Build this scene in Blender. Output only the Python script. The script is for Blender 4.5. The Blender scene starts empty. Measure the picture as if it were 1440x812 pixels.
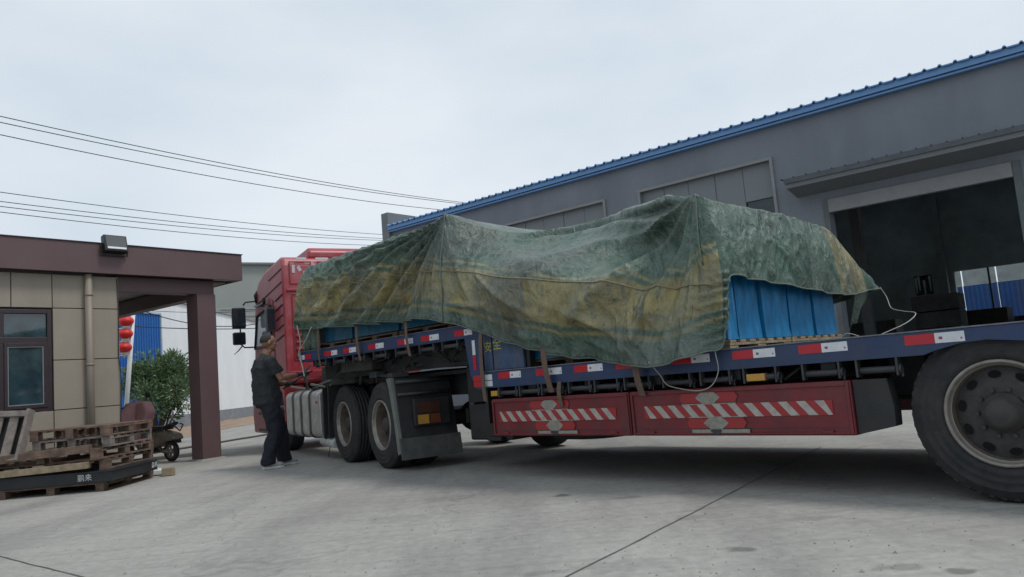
import bpy, bmesh, math, random
import numpy as np
from mathutils import Vector, Matrix, noise
PI = math.pi
R = math.radians
random.seed(7)
scn = bpy.context.scene
C = scn.collection

# ------------------------------------------------------------------ camera
F_PX, EYE = 1080.0, 0.94            # focal length in pixels of a 1440 px wide frame, eye height
pitch, roll = math.atan2(123, F_PX), R(4.8)
cF = Vector((0, math.cos(pitch), math.sin(pitch)))
r0 = Vector((1, 0, 0)); u0 = r0.cross(cF)
cR = r0 * math.cos(roll) - u0 * math.sin(roll)
cU = u0 * math.cos(roll) + r0 * math.sin(roll)
cam_d = bpy.data.cameras.new('camera')
cam = bpy.data.objects.new('camera', cam_d); C.objects.link(cam)
m = Matrix((cR, cU, -cF)).transposed().to_4x4(); m.translation = (0, 0, EYE)
cam.matrix_world = m
cam_d.sensor_width = 36; cam_d.lens = 36 * F_PX / 1440
cam_d.clip_start = 0.05; cam_d.clip_end = 2000
scn.camera = cam

# ------------------------------------------------------------------ sky, sun, exposure
SUN_EL, SUN_AZ = R(60), R(105)       # azimuth from +Y towards +X: a veiled sun, high on the right
w = bpy.data.worlds.new('World'); scn.world = w; w.use_nodes = True
nt = w.node_tree; nt.nodes.clear()
def N(nt, t, **k):
    n = nt.nodes.new(t)
    for a, b in k.items():
        if a.startswith('i_'):
            key = a[2:]; key = int(key) if key.isdigit() else key.replace('_', ' ')
            n.inputs[key].default_value = b
        else: setattr(n, a, b)
    return n
out = N(nt, 'ShaderNodeOutputWorld')
sky = N(nt, 'ShaderNodeTexSky', sky_type='NISHITA', sun_disc=False, sun_elevation=SUN_EL, sun_rotation=SUN_AZ)
b1 = N(nt, 'ShaderNodeBackground', i_Strength=0.10)
tc = N(nt, 'ShaderNodeTexCoord')
mp = N(nt, 'ShaderNodeMapping'); mp.inputs['Scale'].default_value = (1.0, 1.0, 2.4)
nz = N(nt, 'ShaderNodeTexNoise', i_Scale=1.7, i_Detail=5.0, i_Roughness=0.5)
rp = N(nt, 'ShaderNodeValToRGB')
rp.color_ramp.elements[0].position = 0.33; rp.color_ramp.elements[0].color = (0.53, 0.635, 0.72, 1)
rp.color_ramp.elements[1].position = 0.70; rp.color_ramp.elements[1].color = (0.76, 0.81, 0.865, 1)
b2 = N(nt, 'ShaderNodeBackground', i_Strength=1.0)
mx = N(nt, 'ShaderNodeMixShader', i_0=0.92)
L = nt.links.new
L(tc.outputs['Generated'], mp.inputs['Vector']); L(mp.outputs[0], nz.inputs['Vector'])
L(nz.outputs['Fac'], rp.inputs[0]); L(rp.outputs[0], b2.inputs['Color'])
L(sky.outputs[0], b1.inputs['Color']); L(b1.outputs[0], mx.inputs[1]); L(b2.outputs[0], mx.inputs[2])
L(mx.outputs[0], out.inputs['Surface'])
sd = bpy.data.lights.new('sun', 'SUN'); sd.energy = 1.5; sd.angle = R(14); sd.color = (1, 0.97, 0.92)
so = bpy.data.objects.new('sun', sd); C.objects.link(so)
sdir = Vector((math.sin(SUN_AZ) * math.cos(SUN_EL), math.cos(SUN_AZ) * math.cos(SUN_EL), math.sin(SUN_EL)))
so.rotation_euler = (-sdir).to_track_quat('-Z', 'Y').to_euler()
so.location = (0, 0, 30)
scn.view_settings.view_transform = 'Standard'; scn.view_settings.look = 'None'
scn.view_settings.exposure = 0.12; scn.view_settings.gamma = 1.0

# ------------------------------------------------------------------ helpers: materials
def hexc(h):
    v = [int(h[i:i+2], 16) / 255 for i in (0, 2, 4)]
    return tuple((x / 12.92 if x <= .04045 else ((x + .055) / 1.055) ** 2.4) for x in v)
MATS = {}
def mat(name, col, rough=0.6, metal=0.0, var=0.15, scale=6.0, bump=0.0, bscale=40.0, dirt=0.0, dcol=(0.10, 0.085, 0.07), dscale=2.5, streak=0.0, spec=0.5, trans=0.0, emit=None):
    if name in MATS: return MATS[name]
    m = bpy.data.materials.new(name); m.use_nodes = True; nt = m.node_tree
    b = nt.nodes['Principled BSDF']; L = nt.links.new
    b.inputs['Roughness'].default_value = rough; b.inputs['Metallic'].default_value = metal
    b.inputs['Specular IOR Level'].default_value = spec
    if trans: b.inputs['Transmission Weight'].default_value = trans
    tc = N(nt, 'ShaderNodeTexCoord')
    n1 = N(nt, 'ShaderNodeTexNoise', i_Scale=scale, i_Detail=6.0, i_Roughness=0.6)
    L(tc.outputs['Object'], n1.inputs['Vector'])
    r1 = N(nt, 'ShaderNodeValToRGB')
    r1.color_ramp.elements[0].position = 0.3; r1.color_ramp.elements[1].position = 0.7
    r1.color_ramp.elements[0].color = (*[c * (1 - var) for c in col], 1)
    r1.color_ramp.elements[1].color = (*[min(1, c * (1 + var)) for c in col], 1)
    L(n1.outputs['Fac'], r1.inputs[0]); last = r1.outputs[0]
    if dirt > 0:
        mpn = N(nt, 'ShaderNodeMapping'); mpn.inputs['Scale'].default_value = (1, 1, 0.25 if streak else 1)
        L(tc.outputs['Object'], mpn.inputs['Vector'])
        n2 = N(nt, 'ShaderNodeTexNoise', i_Scale=dscale, i_Detail=8.0, i_Roughness=0.68)
        L(mpn.outputs[0], n2.inputs['Vector'])
        r2 = N(nt, 'ShaderNodeMapRange'); r2.inputs['From Min'].default_value = 0.42; r2.inputs['From Max'].default_value = 0.72
        r2.inputs['To Max'].default_value = dirt
        L(n2.outputs['Fac'], r2.inputs[0])
        mm = N(nt, 'ShaderNodeMix', data_type='RGBA'); mm.inputs[7].default_value = (*dcol, 1)
        L(r2.outputs[0], mm.inputs[0]); L(last, mm.inputs[6]); last = mm.outputs[2]
        ra = N(nt, 'ShaderNodeMapRange'); ra.inputs['To Min'].default_value = rough; ra.inputs['To Max'].default_value = min(1, rough + .35)
        L(r2.outputs[0], ra.inputs[0]); L(ra.outputs[0], b.inputs['Roughness'])
    L(last, b.inputs['Base Color'])
    if bump > 0:
        n3 = N(nt, 'ShaderNodeTexNoise', i_Scale=bscale, i_Detail=5.0, i_Roughness=0.6)
        L(tc.outputs['Object'], n3.inputs['Vector'])
        bp = N(nt, 'ShaderNodeBump', i_Strength=1.0, i_Distance=bump)
        L(n3.outputs['Fac'], bp.inputs['Height']); L(bp.outputs[0], b.inputs['Normal'])
    if emit:
        b.inputs['Emission Color'].default_value = (*emit[0], 1); b.inputs['Emission Strength'].default_value = emit[1]
    MATS[name] = m
    return m

# ------------------------------------------------------------------ helpers: meshes
class MB:
    def __init__(s): s.v = []; s.f = []; s.sm = []
    def add(s, vs, fs, smooth=False):
        o = len(s.v); s.v += [tuple(p) for p in vs]; s.f += [tuple(i + o for i in f) for f in fs]; s.sm += [smooth] * len(fs); return s
    def box(s, a, b):
        x0, y0, z0 = [min(p, q) for p, q in zip(a, b)]; x1, y1, z1 = [max(p, q) for p, q in zip(a, b)]
        return s.add([(x0,y0,z0),(x1,y0,z0),(x1,y1,z0),(x0,y1,z0),(x0,y0,z1),(x1,y0,z1),(x1,y1,z1),(x0,y1,z1)],
                     [(0,3,2,1),(4,5,6,7),(0,1,5,4),(1,2,6,5),(2,3,7,6),(3,0,4,7)])
    def obox(s, c, ax, h):      # oriented box: centre, 3 axes, half sizes
        c = Vector(c); A = [Vector(a).normalized() * k for a, k in zip(ax, h)]
        vs = [c + A[0]*i + A[1]*j + A[2]*k for k in (-1,1) for i, j in ((-1,-1),(1,-1),(1,1),(-1,1))]
        return s.add(vs, [(0,3,2,1),(4,5,6,7),(0,1,5,4),(1,2,6,5),(2,3,7,6),(3,0,4,7)])
    def bar(s, p, q, w, h=None, up=(0,0,1)):
        p, q = Vector(p), Vector(q); d = q - p; h = h or w
        sx = d.cross(Vector(up))
        if sx.length < 1e-5: sx = Vector((1,0,0))
        sx.normalize(); sy = sx.cross(d).normalized()
        return s.obox((p+q)/2, (d, sx, sy), (d.length/2, w/2, h/2))
    def tube(s, pts, r, n=8, cap=True, smooth=True, flat=1.0):
        pts = [Vector(p) for p in pts]; rs = r if hasattr(r, '__len__') else [r]*len(pts)
        o = len(s.v); t0 = (pts[1]-pts[0]).normalized()
        a = t0.cross(Vector((0,0,1)));
        if a.length < .05: a = t0.cross(Vector((1,0,0)))
        a.normalize(); vs = []
        for i, p in enumerate(pts):
            t = (pts[min(i+1, len(pts)-1)] - pts[max(i-1, 0)]).normalized()
            a = (a - t*a.dot(t)).normalized(); b = t.cross(a)
            for k in range(n):
                th = 2*PI*k/n; vs.append(p + (a*math.cos(th) + b*math.sin(th)*flat)*rs[i])
        fs = [(i*n+k, i*n+(k+1)%n, (i+1)*n+(k+1)%n, (i+1)*n+k) for i in range(len(pts)-1) for k in range(n)]
        s.add(vs, fs, smooth)
        if cap: s.add([], [tuple(o+k-len(s.v)+0 for k in range(0))]) if False else None
        if cap:
            s.f.append(tuple(o+k for k in reversed(range(n)))); s.f.append(tuple(o+(len(pts)-1)*n+k for k in range(n))); s.sm += [False, False]
        return s
    def lathe(s, prof, c, axis, n=48, smooth=True):  # prof: (r, along axis)
        ax = Vector(axis).normalized(); c = Vector(c)
        a = ax.cross(Vector((0,0,1)));
        if a.length < .05: a = ax.cross(Vector((1,0,0)))
        a.normalize(); b = ax.cross(a); vs = []
        for r, h in prof:
            for k in range(n):
                th = 2*PI*k/n; vs.append(c + ax*h + (a*math.cos(th)+b*math.sin(th))*r)
        fs = [(i*n+k, i*n+(k+1)%n, (i+1)*n+(k+1)%n, (i+1)*n+k) for i in range(len(prof)-1) for k in range(n)]
        return s.add(vs, fs, smooth)
    def prism(s, poly, y0, y1, smooth=False):        # poly in local (x, z), extruded along y
        n = len(poly); vs = [(x, y0, z) for x, z in poly] + [(x, y1, z) for x, z in poly]
        return s.add(vs, [tuple(range(n)), tuple(reversed(range(n, 2*n)))] + [(i, i+n, (i+1)%n+n, (i+1)%n) for i in range(n)], smooth)
    def mesh(s, name):
        me = bpy.data.meshes.new(name); me.from_pydata(s.v, [], s.f)
        me.polygons.foreach_set('use_smooth', s.sm); me.update()
        return me
    def build(s, name, m, parent=None, bevel=0, seg=2, fix=True):
        me = s.mesh(name)
        if fix:
            bm = bmesh.new(); bm.from_mesh(me); bmesh.ops.recalc_face_normals(bm, faces=bm.faces); bm.to_mesh(me); bm.free()
        return link(name, me, m, parent, bevel, seg)
def link(name, me, m, parent=None, bevel=0, seg=2):
    o = bpy.data.objects.new(name, me); C.objects.link(o)
    if m: me.materials.append(m)
    if parent: o.parent = parent
    if bevel:
        md = o.modifiers.new('bevel', 'BEVEL'); md.width = bevel; md.segments = seg; md.limit_method = 'ANGLE'; md.angle_limit = R(40)
        md.harden_normals = False
    return o
def box(name, a, b, m, parent=None, bevel=0): return MB().box(a, b).build(name, m, parent, bevel, fix=False)
def tag(o, label, cat, group=None):
    o['label'] = label; o['category'] = cat
    if group: o['group'] = group
    return o
def struct(o, kind='structure'): o['kind'] = kind; return o
def thing(name, label, cat, loc=(0,0,0), rz=0.0, group=None):
    o = bpy.data.objects.new(name, None); C.objects.link(o); o.location = loc; o.rotation_euler = (0, 0, rz)
    o.empty_display_size = 0.1
    return tag(o, label, cat, group)
def kids(o): return [c for c in bpy.data.objects if c.parent == o]
def copy_tree(o, parent=None):
    c = o.copy(); C.objects.link(c); c.parent = parent
    for ch in kids(o): copy_tree(ch, c)
    return c
def text_mesh(name, s, size, m, parent, loc, rot, depth=0.002, sx=1.0, italic=0.0):
    cu = bpy.data.curves.new(name, 'FONT'); cu.body = s; cu.size = size; cu.extrude = depth; cu.align_x = 'CENTER'; cu.align_y = 'CENTER'; cu.resolution_u = 3
    t = bpy.data.objects.new(name, cu); C.objects.link(t)
    dg = bpy.context.evaluated_depsgraph_get(); me = bpy.data.meshes.new_from_object(t.evaluated_get(dg))
    bpy.data.objects.remove(t)
    o = link(name, me, m, parent); o.location = loc; o.rotation_euler = rot; o.scale = (sx, 1, 1)
    return o
def ray(x, y): return cF * F_PX + cR * (x - 720) - cU * (y - 406)
EYEV = Vector((0, 0, EYE))
def gp(x, y, z=0.0):                 # a point on the horizontal plane z seen at the photograph's pixel x, y
    d = ray(x, y); return EYEV + d * ((z - EYE) / d.z)
def ap(x, y, dist):                  # a point at a given horizontal distance
    d = ray(x, y); return EYEV + d * (dist / math.hypot(d.x, d.y))
def mb(): return MB()

# ------------------------------------------------------------------ shared materials
M_steel_dark = mat('chassis_black_paint', (0.018, 0.020, 0.024), .55, .1, .3, 9, .002, 60, .5, (.05, .045, .038), 4)
M_blue = mat('trailer_blue_paint', (0.014, 0.038, 0.110), .38, 0, .2, 5, .001, 30, .35, (.07, .065, .06), 3)
M_blue2 = mat('worn_blue_board', (0.035, 0.065, 0.13), .6, 0, .35, 14, .003, 50, .6, (.12, .12, .11), 9, 1)
M_red = mat('toolbox_red_paint', (0.150, 0.013, 0.020), .36, 0, .25, 4, .002, 14, .55, (.075, .042, .038), 5, 1)
M_redcab = mat('cab_red_paint', (0.33, 0.024, 0.036), .42, 0, .08, 3, .0, 30, .35, (.56, .38, .39), 1.2)  # pale pink mottling in the colour stands in for reflected sky
M_refr = mat('reflective_red', (0.42, 0.012, 0.024), .3, 0, .1, 20)
M_refw = mat('reflective_white', (0.62, 0.64, 0.68), .3, 0, .06, 20, 0, 30, .25, (.3, .28, .27), 12)
M_stripe_w = mat('faded_white_print', (0.40, 0.385, 0.35), .5, 0, .1, 20, 0, 30, .5, (.17, .11, .10), 14)
M_stripe_r = mat('faded_red_print', (0.33, 0.022, 0.026), .45, 0, .1, 20, 0, 30, .4, (.15, .03, .03), 10)
M_hex = mat('grey_green_print', (0.27, 0.275, 0.235), .55, 0, .15, 25, 0, 30, .6, (.17, .08, .07), 18)
M_rub = mat('tyre_rubber', (0.030, 0.031, 0.034), .85, 0, .2, 30, .002, 120, .6, (.070, .066, .060), 5, spec=.3)
M_rim = mat('dusty_rim_steel', (0.27, 0.25, 0.222), .42, .35, .2, 12, .001, 60, .6, (.12, .095, .075), 7)
M_rim_in = mat('wheel_disc_dark', (0.052, 0.050, 0.050), .7, .15, .3, 14, .002, 60, .6, (.05, .042, .035), 6)
M_alu = mat('tank_aluminium', (0.60, 0.59, 0.57), .35, .6, .12, 5, .001, 20, .5, (.2, .18, .155), 4)
M_grime = mat('greasy_grime', (0.03, 0.028, 0.026), .75, 0, .5, 25, .004, 60)
M_amber = mat('amber_lamp', (0.48, 0.25, 0.045), .25, 0, .1, 20)
M_strap = mat('brown_strap', (0.13, 0.085, 0.065), .85, 0, .25, 40, .001, 200)
M_rope = mat('white_rope', (0.36, 0.36, 0.33), .8, 0, .15, 60)
M_wood = mat('weathered_wood', (0.155, 0.104, 0.077), .85, 0, .45, 9, .002, 60, .5, (.055, .045, .04), 8)
M_wood_l = mat('pale_wood', (0.30, 0.235, 0.155), .8, 0, .3, 12, .002, 60, .5, (.10, .08, .06), 8)
M_wood_g = mat('bleached_wood', (0.215, 0.185, 0.165), .85, 0, .3, 12, .002, 60, .5, (.1, .09, .085), 8)

_b = M_redcab.node_tree.nodes['Principled BSDF']; _b.inputs['Coat Weight'].default_value = 0.25; _b.inputs['Coat Roughness'].default_value = .35

# ------------------------------------------------------------------ ground
def concrete():
    m = bpy.data.materials.new('yard_concrete'); m.use_nodes = True; nt = m.node_tree; L = nt.links.new
    b = nt.nodes['Principled BSDF']; tc = N(nt, 'ShaderNodeTexCoord'); P = tc.outputs['Object']
    def noise_(s, d=6, r=.6, sc=None):
        n = N(nt, 'ShaderNodeTexNoise', i_Scale=s, i_Detail=d, i_Roughness=r)
        if sc:
            q = N(nt, 'ShaderNodeMapping'); q.inputs['Scale'].default_value = sc; q.inputs['Rotation'].default_value = (0, 0, R(50)); L(P, q.inputs[0]); L(q.outputs[0], n.inputs['Vector'])
        else: L(P, n.inputs['Vector'])
        return n.outputs['Fac']
    def ramp(f, a, c0, d, c1):
        r = N(nt, 'ShaderNodeValToRGB'); e = r.color_ramp.elements; e[0].position = a; e[0].color = (*c0, 1); e[1].position = d; e[1].color = (*c1, 1); L(f, r.inputs[0]); return r.outputs[0]
    def mix(f, a, c, blend='MIX'):
        x = N(nt, 'ShaderNodeMix', data_type='RGBA', blend_type=blend)
        if isinstance(f, (int, float)): x.inputs[0].default_value = f
        else: L(f, x.inputs[0])
        for k, q in ((6, a), (7, c)):
            if isinstance(q, tuple): x.inputs[k].default_value = (*q, 1)
            else: L(q, x.inputs[k])
        return x.outputs[2]
    base = ramp(noise_(.35, 8, .65), .32, (.300, .290, .268), .68, (.405, .393, .366))
    fine = ramp(noise_(14, 8, .7), .3, (.80, .80, .80), .7, (1.12, 1.12, 1.12))
    c = mix(1.0, base, fine, 'MULTIPLY')
    sweep = ramp(noise_(1.1, 7, .62, (1, .22, 1)), .46, (1, 1, 1), .64, (.76, .76, .77))
    c = mix(1.0, c, sweep, 'MULTIPLY')
    speck = ramp(noise_(75, 2, .5), .66, (1, 1, 1), .74, (.88, .88, .87)); c = mix(1.0, c, speck, 'MULTIPLY')
    # oil spots left on the slab, each an irregular ellipse
    wob = N(nt, 'ShaderNodeTexNoise', i_Scale=9.0, i_Detail=4.0); L(P, wob.inputs['Vector'])
    for (x, y, a, bb, k) in ((790, 697, .085, .06, .62), (1040, 773, .075, .05, .55), (1268, 798, .10, .06, .35), (975, 728, .12, .07, .28), (1130, 730, .20, .07, .25),
                             (1350, 803, .06, .05, .55), (885, 700, .10, .06, .3), (760, 806, .10, .06, .3), (640, 700, .25, .16, .18), (880, 795, .3, .12, .18), (560, 730, .3, .2, .15)):
        g = gp(x, y)
        sub = N(nt, 'ShaderNodeVectorMath', operation='SUBTRACT'); L(P, sub.inputs[0]); sub.inputs[1].default_value = g
        sc = N(nt, 'ShaderNodeVectorMath', operation='MULTIPLY'); L(sub.outputs[0], sc.inputs[0]); sc.inputs[1].default_value = (1/a, 1/bb, 0)
        ln = N(nt, 'ShaderNodeVectorMath', operation='LENGTH'); L(sc.outputs[0], ln.inputs[0])
        ad = N(nt, 'ShaderNodeMath', operation='ADD'); L(ln.outputs['Value'], ad.inputs[0])
        wm = N(nt, 'ShaderNodeMath', operation='MULTIPLY_ADD'); L(wob.outputs['Fac'], wm.inputs[0]); wm.inputs[1].default_value = 2.2; wm.inputs[2].default_value = -1.1; L(wm.outputs[0], ad.inputs[1])
        mr = N(nt, 'ShaderNodeMapRange'); mr.inputs['From Min'].default_value = 1.15; mr.inputs['From Max'].default_value = .65; mr.inputs['To Max'].default_value = k; L(ad.outputs[0], mr.inputs[0])
        c = mix(mr.outputs[0], c, (.055, .055, .056))
    # long curved tyre scuffs
    wv = N(nt, 'ShaderNodeTexWave', wave_type='RINGS', i_Scale=.9, i_Distortion=1.5, i_Detail=2.0)
    q = N(nt, 'ShaderNodeMapping'); q.inputs['Location'].default_value = (-6.5, -1.0, 0); L(P, q.inputs[0]); L(q.outputs[0], wv.inputs['Vector'])
    wr = ramp(wv.outputs['Fac'], .90, (1, 1, 1), .99, (.86, .86, .86)); c = mix(mix(1.0, noise_(.5), (1, 1, 1), 'MULTIPLY'), c, mix(1.0, c, wr, 'MULTIPLY'))
    # hairline cracks
    vo = N(nt, 'ShaderNodeTexVoronoi', feature='DISTANCE_TO_EDGE', i_Scale=.32)
    wn = N(nt, 'ShaderNodeTexNoise', i_Scale=1.8, i_Detail=6.0); L(P, wn.inputs['Vector'])
    av = N(nt, 'ShaderNodeVectorMath', operation='MULTIPLY_ADD'); L(wn.outputs['Color'], av.inputs[0]); av.inputs[1].default_value = (.8, .8, 0); L(P, av.inputs[2]); L(av.outputs[0], vo.inputs['Vector'])
    cr = ramp(vo.outputs['Distance'], .0, (.80, .80, .80), .0022, (1, 1, 1)); c = mix(1.0, c, cr, 'MULTIPLY')
    L(c, b.inputs['Base Color']); b.inputs['Roughness'].default_value = .82; b.inputs['Specular IOR Level'].default_value = .35
    bp = N(nt, 'ShaderNodeBump', i_Strength=.9, i_Distance=.006); n5 = noise_(38, 8, .7); L(n5, bp.inputs['Height']); L(bp.outputs[0], b.inputs['Normal'])
    return m
M_ground = concrete()
me = bpy.data.meshes.new('ground'); me.from_pydata([(-400, -60, 0), (400, -60, 0), (400, 700, 0), (-400, 700, 0)], [], [(0, 1, 2, 3)])
struct(link('ground', me, M_ground))
M_joint = mat('joint_filler', (0.085, 0.085, 0.082), .9, 0, .3, 10)
def strip_on_ground(name, pts, wd, m, z=.004, jit=0.0):
    pts = [Vector((p[0], p[1], 0)) for p in pts]; P = []
    for i in range(len(pts)-1):
        n = max(1, int((pts[i+1]-pts[i]).length/.15))
        P += [pts[i].lerp(pts[i+1], k/n) for k in range(n)]
    P.append(pts[-1]); vs = []; fs = []
    for i, p in enumerate(P):
        t = (P[min(i+1, len(P)-1)]-P[max(0, i-1)]).normalized(); s = Vector((-t.y, t.x, 0))
        j = jit*noise.noise(Vector((i*.7, 3.3, 0))); ww = wd/2*(1+.6*noise.noise(Vector((i*.9, 9, 1))))
        vs += [p+s*(j+ww)+Vector((0, 0, z)), p+s*(j-ww)+Vector((0, 0, z))]
    fs = [(2*i, 2*i+1, 2*i+3, 2*i+2) for i in range(len(P)-1)]
    me = bpy.data.meshes.new(name); me.from_pydata(vs, [], fs); return struct(link(name, me, m))
a, b = gp(798, 812), gp(1055, 680); dd = (b-a).normalized()
strip_on_ground('expansion_joint', [a-dd*3, b+dd*2.2], .009, M_joint, jit=.012)
a, b = gp(0, 783), gp(115, 812); dd = (b-a).normalized()
strip_on_ground('expansion_joint', [a-dd*4, b+dd*2.5], .009, M_joint, jit=.012)
# grit and crumbs lying on the slab
q = MB(); random.seed(31)
for k in range(600):
    t = random.random(); x_, y_ = random.uniform(-200, 1640), 640+190*random.random()**.7
    g = gp(x_, y_); r_ = random.uniform(.003, .008)*(1+.8*(random.random() < .06)); a_ = random.random()*6
    q.add([(g.x+r_*math.cos(a_+j*2.1), g.y+r_*math.sin(a_+j*2.1), .001) for j in range(3)]+[(g.x, g.y, r_*.9)], [(0, 1, 3), (1, 2, 3), (2, 0, 3)])
struct(q.build('grit', mat('grit_grey', (.27, .26, .235), .9, 0, .3, 3)), 'stuff')
# earth strip along the far wall
M_dirt = mat('sandy_earth', (0.30, 0.215, 0.155), .95, 0, .3, 2.0, .02, 8)
M_curb = mat('curb_concrete', (0.29, 0.285, 0.27), .9, 0, .2, 5, .003, 30, .4)

# ------------------------------------------------------------------ warehouse (frame: x along the wall, y towards the yard)
def frame(O, az): return (O[0], O[1], 0), math.atan2(math.cos(R(az)), math.sin(R(az)))
WO = (9.6418, 11.4907); wl, wr_ = frame(WO, -50)
wh = thing('warehouse', 'long grey warehouse with blue corrugated roof edge and open loading door', 'building', wl, wr_)
M_wwall = mat('grey_blue_wall_paint', (0.178, 0.196, 0.226), .7, 0, .10, .8, .004, 6, .42, (.115, .125, .14), .9, 1)
M_wtrim = mat('grey_trim', (0.24, 0.245, 0.25), .6, 0, .1, 4, 0, 30, .4, (.1, .1, .1), 4)
M_wdark = mat('dark_recess', (0.035, 0.042, 0.05), .5, 0, .2, 4)
M_wblue = mat('blue_roof_sheet', (0.12, 0.27, 0.52), .4, 0, .08, 2, 0, 30, .2, (.10, .16, .27), 2)
M_inside = mat('warehouse_inside', (0.22, 0.245, 0.245), .85, 0, .25, 1.2)
M_glass_d = mat('dull_glass', (0.03, 0.045, 0.05), .12, 0, .2, 3)
U0, U1 = -12.0, 17.05
def openwall(name, u0, u1, z1, v0, v1, ops, m, parent):      # ops: (ua, ub, za, zb) sorted by ua
    q = MB(); cur = u0
    for ua, ub, za, zb in ops:
        q.box((cur, v0, 0), (ua, v1, z1))
        if za > 0: q.box((ua, v0, 0), (ub, v1, za))
        q.box((ua, v0, zb), (ub, v1, z1)); cur = ub
    q.box((cur, v0, 0), (u1, v1, z1)); return q.build(name, m, parent, fix=False)
openwall('front_wall', U0, U1, 5.46, -.25, 0, [(-9, -6, 0, 3.55), (1.58, 4.56, 0, 3.55), (5.58, 8.58, 3.3, 4.80), (9.58, 12.55, 3.3, 4.80)], M_wwall, wh)
openwall('rear_wall', U0, U1, 5.46, -11.2, -11, [(-1.2, 4.60, 0, 2.94), (5.2, 5.7, 2.35, 2.95)], M_inside, wh)
box('side_wall', (U0, -11, 0), (U0+.2, -.25, 5.46), M_inside, wh)
box('side_wall', (U1-.2, -11, 0), (U1, -.25, 5.46), M_inside, wh)
box('floor_slab', (U0+.2, -11, 0.004), (U1-.2, -.25, .03), mat('inside_floor', (.12, .12, .12), .7, 0, .2, 1), wh)
# gable parapet closing the far end
mb().box((17.05, -11.4, 0), (17.35, .12, 6.07)).build('gable_parapet', mat('parapet_grey', (.20, .205, .21), .75, 0, .15, 1.5, 0, 30, .5, (.1, .105, .11), 1.5, 1), wh, .01)
# roof sheets with ribs (section along u, running up the slope)
def roof_half(v0, z0, v1, z1, name):
    xs = []; u = U0
    k = 0
    us = []
    while u < U1-.24:
        us += [(u, 0), (u+.165, 0), (u+.188, .034), (u+.217, .034), (u+.24, 0)]; u += .24
    us.append((U1, 0)); n = len(us)
    vs = [(a, v0, z0+b) for a, b in us] + [(a, v1, z1+b) for a, b in us]
    vs += [(a, v0, z0+b-.025) for a, b in us]
    fs = [(i, i+1, n+i+1, n+i) for i in range(n-1)] + [(i, 2*n+i, 2*n+i+1, i+1) for i in range(n-1)]
    return MB().add(vs, fs).build(name, M_wblue, wh, fix=False)
roof_half(.22, 5.64, -5.6, 6.5, 'roof_sheet')
roof_half(-11.3, 5.64, -9.0, 6.0, 'roof_sheet'); roof_half(-7.6, 6.19, -5.6, 6.5, 'roof_sheet')
M_trl = bpy.data.materials.new('added_skylight_sheet'); M_trl.use_nodes = True
_n = M_trl.node_tree; _p = _n.nodes['Principled BSDF']; _o = _n.nodes['Material Output']
_t = N(_n, 'ShaderNodeBsdfTransparent'); _t.inputs[0].default_value = (.8, .88, .85, 1); _m = N(_n, 'ShaderNodeMixShader', i_0=.45)
_p.inputs['Base Color'].default_value = (.5, .55, .5, 1); _n.links.new(_t.outputs[0], _m.inputs[1]); _n.links.new(_p.outputs[0], _m.inputs[2]); _n.links.new(_m.outputs[0], _o.inputs[0])
for k in range(14): mb().add([(U0+k*2.07, -9.0, 6.0), (U0+k*2.07+2.06, -9.0, 6.0), (U0+k*2.07+2.06, -7.6, 6.19), (U0+k*2.07, -7.6, 6.19)], [(0, 1, 2, 3)]).build('added_skylight_panel', M_trl, wh)  # unseen translucent roof panels, added to brighten the dark interior
box('eave_fascia', (U0, .13, 5.515), (U1-.02, .17, 5.63), M_wblue, wh)
box('eave_soffit', (U0, -.25, 5.462), (U1-.02, .13, 5.50), M_wblue, wh)
# canopy over the door
cn = MB(); cn.prism([(-.2, 0), (5.36, 0), (5.36, .08), (-.2, .08)], 0, 0) if False else None
cb = mb()
poly = [(0.0, 3.93), (0.55, 4.03), (0.58, 4.03), (0.58, 4.21), (0.0, 4.21)]
vs = [(-1.5, v, z) for v, z in poly] + [(5.12, v, z) for v, z in poly]; n = 5
cb.add(vs, [tuple(range(n)), tuple(reversed(range(n, 2*n)))] + [(i, i+n, (i+1) % n+n, (i+1) % n) for i in range(n)]).build('canopy', mat('canopy_grey', (.15, .16, .17), .7, 0, .12, 3, 0, 30, .4, (.08, .085, .09), 3), wh, .004)
box('canopy_fascia', (-1.52, .581, 4.12), (5.14, .61, 4.215), mat('canopy_dark_sheet', (.075, .085, .095), .6, 0, .2, 5), wh)
rb = mb()
for k in range(29): rb.tube([(-1.4+k*.235, .615, 4.22), (-1.4+k*.235, .0, 4.235)], .018, 5)
struct(rb.build('canopy_sheet_ribs', M_wdark, wh), 'stuff')
# door: frame, shutter box
for ua, ub in ((4.56, 4.66), (1.46, 1.58)): mb().box((ua, .001, 0), (ub, .03, 3.78)).build('door_jamb', mat('door_frame_grey', (.10, .115, .12), .6, 0, .2, 4), wh, .004)
box('shutter_box', (1.581, -.02, 3.52), (4.559, .05, 3.77), M_wtrim, wh, .006)
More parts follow.
